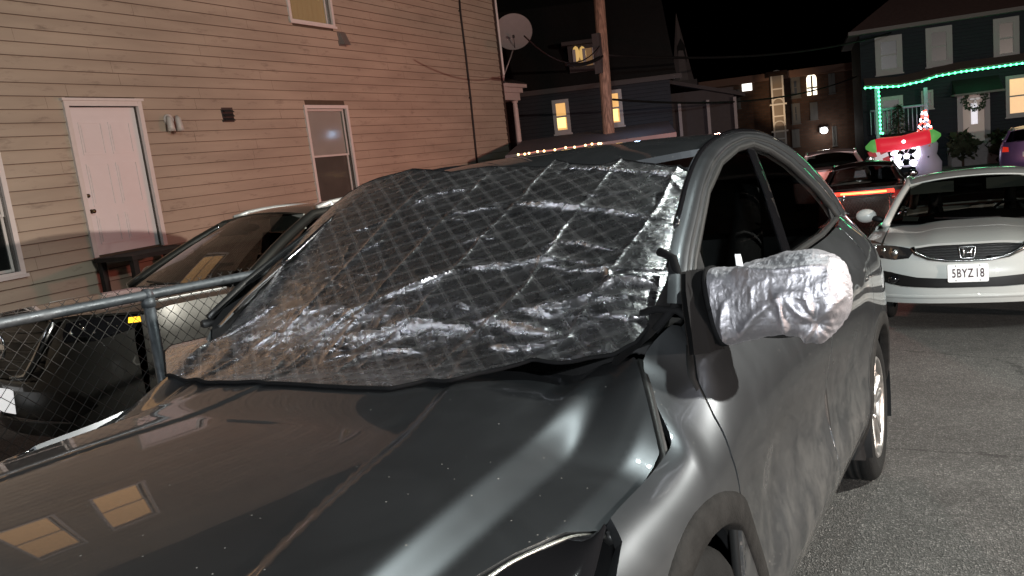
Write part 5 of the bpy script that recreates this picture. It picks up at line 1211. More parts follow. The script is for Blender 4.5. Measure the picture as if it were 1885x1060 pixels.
def dark_suv():
    SUVP = paint('dark_silver_paint', (.06, .058, .053), .75, .34)
    grille = [(-.56, .98), (-.44, .70), (-.36, .62), (.36, .62), (.44, .70), (.56, .98), (.3, .99), (-.3, .99)]
    low = [(-.72, .46), (-.55, .36), (.55, .36), (.72, .46), (.62, .56), (-.62, .56)]
    def hl(s): return [(s*x, z) for x, z in ((.56, .86), (.585, .965), (.70, .985), (.83, .99), (.875, .975), (.86, .90), (.74, .85))]
    sp = dict(W=.92, L=4.63, D=.78, g=[(.15, .92), (.35, .98), (.6, 1.0), (.85, .99), (1.0, .965), (1.15, .92), (1.3, .88)],
              hood=[(-.1, .96), (.0, 1.0), (.15, 1.035), (.5, 1.075), (.9, 1.105), (1.3, 1.125)], crown=.085, dip=.02, axles=(.95, 3.65), R=.36, cowl=1.15, belt=[(1.1, 1.05), (2.2, 1.10), (3.6, 1.17), (4.5, 1.22)],
              ftilt=[(.1, .12), (.35, .03), (.6, .0), (.8, .0), (.95, .04), (1.1, .10)], rtilt=[(.1, .1), (.4, .0), (.7, .0), (1.0, .05), (1.3, .15)], fbot=.27, holes=[grille, low],
              roof=([1.95, 2.2, 2.7, 3.4, 4.05], [1.60, 1.645, 1.675, 1.665, 1.60]), roofw=.60, rglass=(4.42, 1.22), rtop=1.2, rim=DARKALLOY)
    darkgr = mat('honeycomb_black', (.008, .008, .008), .45)
    sp['nose_parts'] = [('grille', darkgr, grille, .04), ('lower_grille', darkgr, low, .05)]
    mw = Matrix.Translation(Vector((-4.02, 2.16, -.30)))@(M4@Matrix.Rotation(-.1137, 4, 'Z'))
    root, front, a_of, ws, roof, hs, side = car_shell('parked_suv', 'dark silver suv with roof rails parked between the chain link fence and the clapboard house', 'suv', mw, sp, SUVP, glassm=DGLASS)
    F3 = lambda x, z, off=0.: front(np.array([a_of(x)]), np.array([z]), off)[0]
    gr = [c for c in root.children if c.name.split('.')[0] == 'grille'][0]
    for s in (1, -1):
        mb = MB(); mb.tube([F3(s*.50, .98, -.005), F3(s*.40, .76, -.012), F3(s*.30, .665, -.012), F3(s*.12, .645, -.012)], [.030, .032, .028, .02], 8, True, .8); mb.build('chrome_trim', mat('smoked_chrome', (.30, .30, .30), .2, metal=1), gr)
    mb = MB(); c = F3(0, .84, .0)+np.array([0, -.02, 0]); mb.tube([c+np.array([.075*math.cos(t), 0, .075*math.sin(t)]) for t in np.linspace(0, 2*math.pi, 33)], .010, 8, False); mb.box(c+np.array([-.10, -.008, -.018]), c+np.array([.10, .006, .018])); mb.build('emblem', mat('emblem_chrome', (.7, .7, .72), .25, metal=1), gr)
    mb = MB()
    for z in (.68, .74, .80, .86, .92): mb.tube([F3(x, z, .03) for x in np.linspace(-.42, .42, 15)], .006, 6)
    mb.build('grille_mesh', mat('dark_gloss_bar', (.03, .03, .03), .3), gr)
    for s in (1, -1):
        hp = patch('headlight', LENS, root, [(a_of(x), z) for x, z in hl(s)], lambda a, z: front(a, z, -.004), .03, .03, (0, -1, 0))
        mb = MB()
        for x, z, r in ((.62, .905, .030), (.68, .925, .03), (.73, .90, .018), (.78, .945, .022), (.66, .955, .012), (.81, .925, .012)): mb.ball(F3(s*x, z, -.002), r*.55, 12, (1, .4, .9))
        mb.build('reflector', CHROME, hp)
        mb = MB(); mb.grid([[F3(s*x, z, -.010) for x in np.linspace(.845, .90, 5)] for z in (.935, .95, .968)]); mb.build('turn_signal', mat('amber_emissive', (.9, .45, .03), .3, emis=(1, .55, .03), estr=1.6), hp)  # unlit signal: its bright reflection is given as emission
        rr = [roof(np.array([s*.93]), np.array([y]))[0] for y in np.linspace(2.05, 4.0, 14)]
        mb = MB(); mb.tube([p+np.array([0, 0, .055*math.sin(math.pi*min(1, max(0, (k+.25)/13.5)))**.35+.004]) for k, p in enumerate(rr)], .020, 10, True, 1.0)
        for k in (1, 6, 12): mb.tube([rr[k]-np.array([0, 0, .01]), rr[k]+np.array([0, 0, .045])], .022, 8)
        mb.build('roof_rail', mat('satin_silver', (.62, .62, .60), .45, metal=.6), root)
        mb = MB(); mb.tube([hs(np.array([s*.80*.92]), np.array([y]))[0]+np.array([0, 0, .003]) for y in np.linspace(.62, 1.14, 12)], .006, 6); mb.build('fender_trim', mat('satin_silver', (.62, .62, .60), .45, metal=.6), root)  # silver strip in place of the highlight along the hood edge
    pc = F3(0, .50, -.03); mb = MB(); mb.box((pc[0]-.1525, pc[1]-.004, pc[2]-.076), (pc[0]+.1525, pc[1], pc[2]+.076)); mb.build('number_plate', mat('emissive_plate_b', (.86, .87, .86), .4, emis=(1, 1, 1), estr=.7), root)  # plate glows by emission in place of retroreflected light
    return root
dark_suv()

def far_car(name, label, mw, color, metal, tailm, low=True, suv=False, extra=None):
    pm = paint('paint_'+name+str(len(MATS)), color, metal, .35)
    if suv:
        sp = dict(W=.92, L=4.6, D=.7, g=[(.15, .92), (.35, .98), (.6, 1.0), (.85, .99), (1.15, .92), (1.3, .88)], hood=[(-.1, .93), (.0, .97), (.5, 1.05), (1.3, 1.10)], crown=.08, axles=(.95, 3.65), R=.36, cowl=1.15, belt=[(1.1, 1.05), (4.5, 1.2)],
                  ftilt=[(.1, .1), (.5, 0), (1.1, .1)], rtilt=[(.1, .1), (.5, 0), (1.3, .12)], fbot=.27, roof=([1.95, 2.3, 3.0, 4.05], [1.60, 1.66, 1.68, 1.60]), roofw=.62, rglass=(4.42, 1.2), rtop=1.18)
        tp = [[(s*.58, .86), (s*.88, .86), (s*.88, 1.06), (s*.62, 1.02)] for s in (1, -1)]; pz = .75
    else:
        sp = dict(W=.88, L=4.6, D=.7, g=[(.15, .90), (.35, .97), (.6, 1.0), (.8, .985), (.95, .945), (1.1, .9)], hood=[(-.1, .68), (.0, .72), (.5, .86), (1.3, .95)], crown=.08, axles=(.92, 3.6), R=.32, cowl=1.1, belt=[(1.1, .9), (3.6, 1.0), (4.4, .98)],
                  ftilt=[(.1, .1), (.5, 0), (.85, .1)], rtilt=[(.1, .1), (.5, 0), (1.0, .1)], fbot=.24, roof=([1.95, 2.3, 2.8, 3.35], [1.37, 1.42, 1.435, 1.38]), roofw=.57, rglass=(4.0, 1.05), deck=(1.06, 1.03), rtop=1.02)
        tp = [[(s*.50, .78), (s*.86, .76), (s*.86, .93), (s*.55, .93)] for s in (1, -1)]; pz = .72
    sp['tail_parts'] = [('tail_light', m_, t, -.006) for t, m_ in zip(tp, tailm)]+([] if extra else [('number_plate', mat('plate_dull', (.5, .5, .5), .5), [(-.155, pz-.08), (.155, pz-.08), (.155, pz+.08), (-.155, pz+.08)], -.008)])
    if extra: sp['tail_parts'] += extra
    sp['wipers'] = False
    return car_shell(name, label, 'car', mw, sp, pm, DGLASS, interior=False)

# ------------------------------------------------------------------ background
class Facade:
    """local frame of a wall: x along the wall, y into the building, z up"""
    def __init__(s, px, depth, ang):
        d = wray(px); s.P = WC+d*(depth/(d@WF)); a = math.radians(ang); s.a = a
        s.u = np.array([math.cos(a), math.sin(a), 0]); s.n = np.array([-math.sin(a), math.cos(a), 0])
    def at(s, px, y=0.0):
        d = wray(px); t = ((s.P-WC)@s.n+y)/(d@s.n); Q = WC+t*d-s.P
        return float(Q@s.u), float(Q[2])
    def rect(s, x0, y0, x1, y1):
        a = s.at((x0, (y0+y1)/2)); b = s.at((x1, (y0+y1)/2)); c = s.at(((x0+x1)/2, y0)); d = s.at(((x0+x1)/2, y1))
        return a[0], b[0], d[1], c[1]
    def root(s, name, label, cat, group=None): return thing(name, label, cat, tuple(s.P), s.a, group)
    def world(s, x, y, z): return s.P+s.u*x+s.n*y+np.array([0, 0, z])
def sash_window(root, r, framem, panem, t=.12, arch=False, bar=True, name='window', deep=.06):
    a, b, c, d = r; f = MB()
    f.box((a, -deep, c), (a+t, -.003, d)); f.box((b-t, -deep, c), (b, -.003, d)); f.box((a+t, -deep, d-t), (b-t, -.003, d)); f.box((a+t, -deep, c), (b-t, -.003, c+t)); f.box((a-.04, -deep-.03, c-.05), (b+.04, -.003, c-.001))
    if bar: f.box((a+t, -deep+.02, (c+d)/2-.03), (b-t, -.004, (c+d)/2+.03))
    fo = f.build(name, framem, root)
    g = MB(); g.box((a+t-.002, -.030, c+t-.002), (b-t+.002, -.022, d-t+.002)); g.build('pane', panem, fo)
    return fo
DARKP = mat('dark_pane', (.012, .012, .014), .08)
DIMP = mat('dim_pane', (.014, .014, .016), .3, emis=(.5, .5, .6), estr=.003)
WARM = mat('lit_pane', (.6, .4, .2), .6, emis=(1, .55, .16), estr=.75)
WARMB = mat('lit_pane_low', (.6, .4, .2), .6, emis=(1, .68, .22), estr=2.0)
WARMC = mat('lit_blind', (.6, .4, .2), .6, emis=(1, .62, .34), estr=.85, noise=.2, nscale=2)
GREEN = mat('green_leds', (.1, .6, .3), .4, emis=(.10, 1.0, .38), estr=7.0)
WHITEL = mat('white_leds', (.8, .8, .9), .4, emis=(.85, .9, 1.0), estr=6.0)

def mid_house():
    F = Facade((1100, 200), 27.0, 31-2)
    root = F.root('gable_house', 'dark gambrel house behind the utility pole with two yellow lit windows', 'house')
    x0 = F.at((930, 200))[0]; x1 = F.at((1236, 190))[0]; zt = F.at((1110, 158))[1]; zb = F.at((1100, 330))[1]-.6
    wm = mat('blue_grey_board', (.017, .0195, .024), .7, noise=.2, nscale=3)
    w = MB(); w.box((x0, 0, zb), (x1, 8, zt)); 
    z = zb
    while z < zt-.12: w.prism([(x0, -.003, z), (x1, -.003, z), (x1, -.018, z+.01), (x0, -.018, z+.01)], (0, 0, .11)); z += .125
    w.build('wall', wm, root)
    e = MB(); e.box((x0-.3, -.30, zt+.002), (x1+.35, 8.2, zt+.10)); e.box((x0-.3, -.33, zt-.06), (x1+.35, -.302, zt+.06)); e.build('eave', mat('eave_board', (.05, .045, .045), .7), root)
    r = MB(); r.prism([(x0-.2, -.2, zt+.102), (x0-.2, 1.6, zt+3.0), (x0-.2, 4, zt+4.4), (x0-.2, 6.4, zt+3.0), (x0-.2, 8.1, zt+.102)], (x1-x0+.4, 0, 0)); r.build('roof', mat('dark_shingle', (.008, .008, .008), .9, noise=.3), root)
    sash_window(root, F.rect(1018, 183, 1049, 246), mat('frame_dim', (.25, .24, .24), .6), WARM)
    sash_window(root, F.rect(1119, 165, 1146, 232), mat('frame_dim', (.25, .24, .24), .6), WARM)
    for q in ((1022, 214, 1045, 240), (1124, 197, 1141, 227)):
        a = F.rect(*q); m_ = MB(); m_.box((a[0]+.06, -.036, a[2]+.08), (a[1]-.06, -.0305, a[3])); m_.build('lower_pane', WARMB, root)
    # dormer with a dim lamp behind its glass
    a = F.rect(1046, 82, 1108, 132); D = MB(); D.box((a[0], -.10, a[2]), (a[1], 4, a[3])); D.box((a[0]-.2, -.35, a[3]+.002), (a[1]+.2, 4, a[3]+.12)); D.build('dormer', mat('dormer_board', (.04, .035, .035), .7), root)
    b = F.rect(1054, 90, 1096, 122); 
    f = MB()
    for q in ((b[0], b[0]+.1, b[2], b[3]), (b[1]-.1, b[1], b[2], b[3]), ((b[0]+b[1])/2-.05, (b[0]+b[1])/2+.05, b[2], b[3])): f.box((q[0], -.18, q[2]), (q[1], -.103, q[3]))
    fo = f.build('dormer_window', mat('frame_dim', (.25, .24, .24), .6), root)
    g = MB(); g.box((b[0]+.1, -.13, b[2]), (b[1]-.1, -.106, b[3])); g.build('pane', mat('dim_warm', (.2, .12, .05), .5, emis=(1, .6, .18), estr=.07), fo)
    for q in (1060, 1072):
        c = F.at((q, 100)); g = MB(); g.ball((c[0], -.135, c[1]), .17, 10, (.7, .1, 1.5)); g.build('curtain_gap', mat('lamp_glow', (.4, .25, .1), .5, emis=(1, .66, .2), estr=.5), fo)
    # porch lights under the right eave
    for k, (q, s) in enumerate((((1247, 152), .04), ((1258, 157), .06), ((1268, 160), .06), ((1262, 168), .035), ((1246, 161), .04))):
        pass
    b = MB()
    for q in ((1259, 157), (1264, 159), (1269, 161), (1246, 162), (1262, 168)):
        d = wray(q); t = 29.0/(d@WF); Pq = WC+t*d-F.P; b.ball((Pq@F.u, Pq@F.n, Pq[2]), .055, 8)
    b.build('eave_lights', mat('porch_bulb', (.9, .9, .9), .4, emis=(1, .95, .85), estr=5), root)
    s = MB(); s.box((x1+.03, .5, zb), (x1+2.2, 7, zt-.5)); s.prism([(x1+.0, .2, zt-.05), (x1+2.5, .2, zt-.75), (x1+2.5, .2, zt-.87), (x1, .2, zt-.17)], (0, 7, 0)); s.build('side_porch', mat('side_porch', (.03, .025, .025), .7, noise=.2), root)
    for x in (x1+.25, x1+1.2, x1+2.1):
        p = MB(); p.box((x, .22, zb), (x+.10, .32, zt-.85)); p.build('porch_post', mat('porch_post_dim', (.12, .10, .10), .6), root)
    l = lamp('yard_light', tuple(F.world(x1-1.0, -1.6, zt-2.9)), 55, (.45, .68, 1.0), .15, 95, tuple(F.world(x1-.5, .2, zt-1.3)), .8)
    # low lean-to in front with a string of warm fairy lights along its edge
    F2 = Facade((1100, 268), 19.0, 31-9)
    r2 = F2.root('lean_to_roof', 'low flat shed roof below the lit windows, pink at one end and pale blue at the other', 'shed')
    c0 = F2.at((930, 286)); c1 = F2.at((1245, 243))
    m_ = MB(); m_.prism([(c0[0], 0, c0[1]), (c1[0], 0, c1[1]), (c1[0], 0, c1[1]-.12), (c0[0], 0, c0[1]-.12)], (0, .05, 0)); m_.prism([(c0[0], .052, c0[1]), (c1[0], .052, c1[1]), (c1[0], 3.4, c1[1]+.34), (c0[0], 3.4, c0[1]+.34)], (0, 0, -.08)); m_.build('roof', mat('pale_felt', (.10, .10, .11), .6, noise=.2), r2)
    m_ = MB(); m_.box((c0[0]+.1, .2, c0[1]-2.4), (c1[0]-.1, 3.2, c0[1]-.14)); m_.build('wall', mat('dark_shed', (.03, .03, .03), .9), r2)
    fl = thing('fairy_lights', 'string of warm fairy lights along the edge of the low shed roof', 'string lights', tuple(F2.P), F2.a)
    m_ = MB(); pts = [(c0[0]+(c1[0]-c0[0])*t, -.03, c0[1]+(c1[1]-c0[1])*t-.02+.01*math.sin(t*40)) for t in np.linspace(.08, .58, 40)]; m_.tube(pts, .012, 5); m_.build('cord', mat('pink_cord', (.3, .1, .08), .5, emis=(1, .35, .25), estr=.6), fl)
    for k in (0, 3, 5, 9, 12, 17, 22, 26, 31, 34, 37, 38):
        m_ = MB(); m_.ball((pts[k][0], -.05, pts[k][2]), .028, 8); m_.build('bulb', mat('fairy_bulb', (1, .7, .3), .4, emis=(1, .72, .30), estr=6), fl)
    # two cold flood lights hitting the roof near the pole
    lamp('yard_light', tuple(F2.world(c1[0]-.9, .9, c1[1]+1.1)), 14, (.45, .68, 1.0), .08)
mid_house()

def steeple():
    F = Facade((1262, 100), 62, 31-6); root = F.root('church_steeple', 'faint grey church steeple rising behind the dark gambrel house', 'steeple')
    top = F.at((1253, 18)); l = F.at((1239, 150)); r = F.at((1281, 150)); zb = F.at((1262, 260))[1]
    a, b = l[0], r[0]; cx = (a+b)/2; w = (b-a)/2; m = MB()
    ring = lambda z, q: [(cx+q*math.cos(math.pi/8+k*math.pi/4), w+q*math.sin(math.pi/8+k*math.pi/4), z) for k in range(8)]
    P = ring(l[1], w)+[(cx-.15*w, w, top[1])]; m.add(P, [(k, (k+1) % 8, 8) for k in range(8)]); m.build('spire', mat('slate', (.20, .17, .17), .8, noise=.2), root)
    m = MB(); m.box((a-.1, 0, zb-6), (b+.1, 2*w, l[1]-.01)); m.build('tower', mat('tower_board', (.12, .10, .10), .8, noise=.2), root)
    d = MB(); d.prism([(cx-.35, .35, l[1]+.6), (cx+.35, .35, l[1]+.6), (cx+.3, .42, l[1]+2.6), (cx, .45, l[1]+3.2), (cx-.3, .42, l[1]+2.6)], (0, .9, 0)); d.build('louvre', mat('louvre', (.03, .03, .03), .8), root)
steeple()

def mill():
    F = Facade((1430, 210), 52, 31-13); root = F.root('brick_mill', 'dark brick mill building with a bright arched window and a lit stair tower', 'building')
    br, nt, b = nodes_of('brick'); tc = nt.nodes.new('ShaderNodeTexCoord'); mp = nt.nodes.new('ShaderNodeMapping'); mp.inputs['Rotation'].default_value = (math.radians(90), 0, 0); bk = nt.nodes.new('ShaderNodeTexBrick'); bk.inputs['Scale'].default_value = 1.6
    nt.links.new(tc.outputs['Object'], mp.inputs[0]); nt.links.new(mp.outputs[0], bk.inputs[0]); bk.inputs[1].default_value = (.05, .026, .018, 1); bk.inputs[2].default_value = (.07, .038, .026, 1); bk.inputs[3].default_value = (.04, .036, .03, 1); nt.links.new(bk.outputs[0], b.inputs['Base Color']); b.inputs['Roughness'].default_value = .9; b.inputs['Specular IOR Level'].default_value = .1
    l = F.at((1292, 160)); r = F.at((1600, 125)); zt = F.at((1480, 140))[1]; zb = F.at((1430, 310))[1]-3
    w = MB(); w.box((l[0], 0, zb), (r[0], 14, zt)); w.build('wall', br, root)
    c = MB(); c.box((l[0]-.2, -.35, zt+.003), (r[0]+.2, 14.2, zt+.45)); c.build('cornice', mat('mill_cornice', (.14, .08, .06), .8), root)
    t = F.rect(1419, 142, 1441, 300); tw = MB(); tw.box((t[0], -1.4, zb), (t[1], -.003, t[3])); tw.box((t[0]-.25, -1.6, t[3]+.003), (t[1]+.25, -.003, t[3]+.3)); tw.build('stair_tower', br, root)
    fm = mat('mill_frame', (.09, .085, .08), .7); pane = DARKP
    tx = (t[0]+t[1])/2; z = t[3]-.9
    for k in range(3):
        f = MB(); zz = F.at((1430, (165, 214, 255)[k]))[1]
        f.box((tx-.38, -1.46, zz-.9), (tx-.28, -1.404, zz+.8)); f.box((tx+.28, -1.46, zz-.9), (tx+.38, -1.404, zz+.8)); f.tube([(tx+.33*math.cos(a), -1.43, zz+.8+.3*math.sin(a)) for a in np.linspace(0, math.pi, 9)], .05, 6); f.box((tx-.28, -1.45, zz-.05), (tx+.28, -1.404, zz+.03)); f.box((tx-.5, -1.5, zz-1.0), (tx+.5, -1.404, zz-.901))
        fo = f.build('window', mat('tower_frame', (.6, .55, .5), .6), root); g = MB(); g.box((tx-.28, -1.42, zz-.9), (tx+.28, -1.406, zz+.8)); g.build('pane', mat('tower_pane', (.2, .15, .1), .4), fo)
    for q in ((1455, 142, 1473, 180), (1457, 190, 1473, 228), (1458, 238, 1472, 270), (1491, 188, 1505, 220), (1525, 135, 1537, 172), (1302, 172, 1314, 200), (1330, 165, 1342, 200), (1352, 165, 1363, 200), (1333, 210, 1348, 240), (1303, 212, 1318, 240), (1532, 232, 1540, 268)):
        sash_window(root, F.rect(*q), fm, DIMP, .22)
    a = F.rect(1366, 154, 1384, 167); m = MB(); m.box((a[0], -.08, a[2]), (a[1], -.004, a[3])); wv = m.build('lit_window', mat('bright_room', (.9, .9, .9), .5, emis=(1, .98, .9), estr=2.6), root)
    a = F.rect(1485, 136, 1503, 175); m = MB(); cx, hw = (a[0]+a[1])/2, (a[1]-a[0])/2
    P = [(a[0], -.05, a[2]), (a[1], -.05, a[2]), (a[1], -.05, a[3]-hw)]+[(cx+hw*math.cos(t), -.05, a[3]-hw+hw*math.sin(t)) for t in np.linspace(.2, math.pi-.2, 9)]+[(a[0], -.05, a[3]-hw)]
    m.prism(P, (0, .045, 0)); m.build('arched_window', mat('bright_room_warm', (.9, .9, .8), .5, emis=(1, .90, .68), estr=3.0), root)
    m = MB(); m.box((cx-.06, -.09, a[2]), (cx+.06, -.052, a[3]-.1)); m.box((a[0], -.09, (a[2]+a[3])/2-.25), (a[1], -.052, (a[2]+a[3])/2-.14)); m.build('glazing_bar', mat('dim_bar', (.3, .28, .24), .7), root)
    a = F.rect(1488, 282, 1500, 292); m = MB(); m.box((a[0], -.06, a[2]), (a[1], -.004, a[3])); m.build('door_sign', mat('dull_sign', (.5, .46, .44), .6, emis=(1, .9, .85), estr=.15), root)
    # flood lamp on the wall
    c = F.at((1515, 240)); FL = thing('flood_lamp', 'bright white flood lamp glaring on the dark brick mill wall', 'lamp', tuple(F.world(c[0], -.05, c[1])), F.a)
    m = MB(); m.box((-.25, -.25, -.1), (.25, -.002, .22)); m.build('housing', mat('lamp_housing', (.1, .1, .1), .5), FL); m = MB(); m.ball((0, -.38, .0), .22, 14, (1, .6, .9)); m.build('lens', mat('flood_lens', (1, 1, 1), .4, emis=(1, .98, .95), estr=14), FL)
    lamp('flood_light', tuple(F.world(c[0], -1.0, c[1]-.2)), 60, (1, .95, .9), .2)
    lamp('tower_light', tuple(F.world(tx-1.6, -6.0, t[2]+2.0)), 1000, (1, .72, .45), .2, 40, tuple(F.world(tx, -1.4, (t[2]+t[3])/2+1)), .9)
mill()

def festive_house():
    F = Facade((1750, 200), 34, 31-100+90-0); F = Facade((1750, 200), 34, 10)
    root = F.root('decorated_house', 'dark two storey house at the right outlined with green christmas lights', 'house')
    x0 = F.at((1586, 160))[0]; x1 = F.at((1990, 110))[0]; ze = F.at((1750, 40))[1]; zb = F.at((1750, 290))[1]-1.5
    wm = mat('slate_blue_board', (.013, .0165, .021), .75, noise=.15, nscale=4); fr = mat('white_frame_dim', (.20, .19, .20), .6)
    w = MB(); w.box((x0, 0, zb), (x1, 8, ze)); z = zb
    while z < ze-.13: w.prism([(x0, -.003, z), (x1, -.003, z), (x1, -.016, z+.01), (x0, -.016, z+.01)], (0, 0, .12)); z += .14
    w.build('wall', wm, root)
    e = MB(); e.box((x0-.45, -.45, ze+.002), (x1+.45, 8.45, ze+.16)); e.build('eave', mat('pale_eave', (.12, .11, .11), .7), root)
    r = MB(); mx = (x0+x1)/2; r.add([(x0-.4, -.4, ze+.163), (x1+.4, -.4, ze+.163), (x1+.4, 8.4, ze+.163), (x0-.4, 8.4, ze+.163), (x0+3.6, 4, ze+3.1), (x1-3.6, 4, ze+3.1)], [(0, 1, 5, 4), (1, 2, 5), (2, 3, 4, 5), (3, 0, 4), (3, 2, 1, 0)]); r.build('roof', mat('brown_shingle', (.06, .04, .036), .9, noise=.25), root)
    for q in ((1611, 66, 1661, 136), (1704, 49, 1753, 121), (1828, 32, 1876, 108)):
        sash_window(root, F.rect(*q), fr, DIMP, .22)
    sash_window(root, F.rect(1619, 177, 1663, 244), fr, DIMP, .16)
    sash_window(root, F.rect(1851, 138, 1893, 214), fr, WARMC, .14)
    sash_window(root, F.rect(1696, 166, 1718, 200), fr, DIMP, .10)
    # door, hood
    a = F.rect(1762, 170, 1822, 262); f = MB(); f.box((a[0], -.10, a[2]), (a[0]+.2, -.003, a[3])); f.box((a[1]-.2, -.10, a[2]), (a[1], -.003, a[3])); f.build('door_frame', fr, root)
    d = MB(); d.box((a[0]+.203, -.06, a[2]), (a[1]-.203, -.004, a[3])); do = d.build('door', mat('door_pale', (.55, .48, .45), .6), root)
    b = F.rect(1787, 190, 1799, 228); g = MB(); g.box((b[0], -.075, b[2]), (b[1], -.0605, b[3])); g.build('pane', mat('door_glass', (.9, .9, 1), .4, emis=(.9, .9, 1), estr=.55), do)
    h = F.rect(1752, 152, 1838, 172); m = MB(); m.prism([(h[0], -1.0, h[2]+.05), (h[0], -.004, h[3]+.2), (h[0], -.004, h[2]+.05)], (h[1]-h[0], 0, 0)); m.build('door_hood', mat('black_hood', (.015, .015, .015), .8), root); m = MB(); m.box((h[0]-.05, -1.02, h[2]-.03), (h[1]+.05, -.004, h[2]+.047)); m.build('hood_board', mat('pale_eave', (.30, .28, .27), .7), root)
    s = MB(); s.box((a[0]-.4, -1.2, zb), (a[1]+.4, -.004, a[2]-.01)); s.build('step', mat('concrete_dim', (.2, .2, .2), .9, noise=.2), root)
    # porch roof along the ground floor
    line = [(1590, 162), (1650, 159), (1692, 150), (1718, 141), (1762, 133), (1820, 125), (1892, 115)]
    L_ = [F.at(p) for p in line]
    pr = MB()
    for (p, q) in zip(L_[:-1], L_[1:]): pr.prism([(p[0], -.9, p[1]+.02), (q[0], -.9, q[1]+.02), (q[0], -.003, q[1]+.35), (p[0], -.003, p[1]+.35)], (0, 0, .06))
    pr.build('porch_roof', mat('porch_shingle', (.10, .08, .07), .9, noise=.2), root)
    # porch corner at the left end with posts and rail
    for q in (1612, 1700):
        p = F.at((q, 200)); m = MB(); m.box((p[0]-.07, -.85, zb), (p[0]+.07, -.71, F.at((q, 160))[1]-.05)); m.build('porch_post', mat('post_blue', (.2, .24, .30), .6), root)
    m = MB(); p0, p1 = F.at((1600, 205)), F.at((1705, 190)); m.tube([(p0[0], -.8, p0[1]), (p1[0], -.8, p0[1])], .05, 6)
    for x in np.arange(p0[0], p1[0], .16): m.tube([(x, -.8, p0[1]), (x, -.8, p0[1]-1.0)], .02, 5)
    m.build('porch_rail', mat('post_blue', (.2, .24, .30), .6), root)
    # the light string
    t = F.root('string_lights', 'green led light string along the porch roof of the decorated house', 'string lights'); 
    pts = []; 
    for (p, q) in zip(L_[:-1], L_[1:]):
        n = max(2, int(abs(q[0]-p[0])/.19)); pts += [(p[0]+(q[0]-p[0])*k/n, -.97, p[1]+(q[1]-p[1])*k/n-.03) for k in range(n)]
    dn = [F.at(p) for p in ((1614, 163), (1616, 200), (1618, 244), (1625, 245))]; pd = []
    for (p, q) in zip(dn[:-1], dn[1:]):
        n = max(2, int(math.hypot(q[0]-p[0], q[1]-p[1])/.16)); pd += [(p[0]+(q[0]-p[0])*k/n, -.97, p[1]+(q[1]-p[1])*k/n) for k in range(n)]
    m = MB(); m.tube(pts, .028, 5); m.tube(pd, .022, 5); m.build('cord', mat('green_glow_cord', (.05, .3, .15), .5, emis=(.08, .9, .32), estr=3.2), t)
    for p in pts+pd:
        m = MB(); m.ball((p[0], p[1]-.02, p[2]), .048, 8); m.build('bulb', GREEN, t)
    for q in (1620, 1690, 1790, 1860):
        c = F.at((q, np.interp(q, [p[0] for p in line], [p[1] for p in line])+6)); lamp('green_string_glow', tuple(F.world(c[0], -1.3, c[1]-.1)), 12, (.15, 1, .45), .3)
    # wreath on the door
    c = F.at((1793, 184)); t = thing('wreath', 'dark christmas wreath with a pale bow hanging on the white door', 'wreath', tuple(F.world(c[0], -.14, c[1])), F.a)
    m = MB(); pr_ = random.Random(5)
    for k in range(260):
        a_ = pr_.uniform(0, 2*math.pi); r_ = .38+pr_.gauss(0, .05); p = np.array([r_*math.cos(a_), pr_.uniform(-.08, .05), r_*math.sin(a_)]); v = np.array([pr_.gauss(0, 1), pr_.gauss(0, .6), pr_.gauss(0, 1)]); v *= .11/np.linalg.norm(v); s_ = np.cross(v, (.3, 1, .2))*.3
        m.add([p, p+v*.5+s_, p+v, p+v*.5-s_], [(0, 1, 2, 3)])
    m.build('greenery', mat('fir_green', (.03, .05, .03), .8), t)
    m = MB()
    for sx in (-1, 1): m.ball((sx*.10, -.1, .05), .085, 10, (1.2, .4, .6)); m.tube([(0, -.1, 0), (sx*.12, -.1, -.3)], .035, 6, True, .5)
    m.build('bow', mat('pale_bow', (.8, .8, .8), .5, emis=(1, 1, 1), estr=.10), t)
    # yard decorations
    def deco(name, px, label, cat, y=-2.6, group=None):
        c = F.at(px, y); return thing(name, label, cat, tuple(F.world(c[0], y, c[1])), F.a, group), F
    def W2(px, ref, y=-2.6): a_ = F.at(px, y); b_ = F.at(ref, y); return np.array([a_[0]-b_[0], 0, a_[1]-b_[1]])
    ref = (1668, 285); t, _ = deco('light_ring', ref, 'thick white wreath of lights standing in the decorated yard', 'light ornament')
    m = MB(); R1 = abs(W2((1694, 285), ref)[0])*.92; cc = [(R1*math.cos(a_), 0, R1*math.sin(a_)) for a_ in np.linspace(0, 2*math.pi, 41)]; m.tube(cc, .05, 8, False); m.build('frame', mat('ring_frame', (.3, .3, .35), .5), t)
    for k in range(110):
        a_ = rng.uniform(0, 2*math.pi); 
        if 1.2 < a_ < 1.95 or 4.35 < a_ < 5.1: continue
        r_ = R1+rng.normal(0, .10); m = MB(); m.ball((r_*math.cos(a_), rng.uniform(-.15, .1), r_*math.sin(a_)), .075, 6); m.build('bulb', mat('ring_leds', (.9, .9, 1), .4, emis=(.92, .95, 1), estr=4.5), t)
    m = MB(); m.ball((.02, 0, -.05), .11, 10); m.build('centre_bulb', mat('ring_leds', (.9, .9, 1), .4, emis=(.92, .95, 1), estr=4.5), t)
    m = MB()
    for a_ in np.linspace(0, math.pi, 4)[:3]: m.tube([(-R1*.9*math.cos(a_), .02, -R1*.9*math.sin(a_)), (R1*.9*math.cos(a_), .02, R1*.9*math.sin(a_))], .02, 5)
    m.build('spokes', mat('ring_frame', (.3, .3, .35), .5), t)
    lamp('ring_glow', tuple(F.world(*( (F.at(ref, -2.6)[0], -3.4, F.at(ref, -2.6)[1]) ))), 16, (.7, .75, 1), .4)
    ref = (1662, 262); t, _ = deco('inflatable_log', ref, 'long red glowing inflatable roll with green ends lying across the light ring', 'inflatable', -2.9)
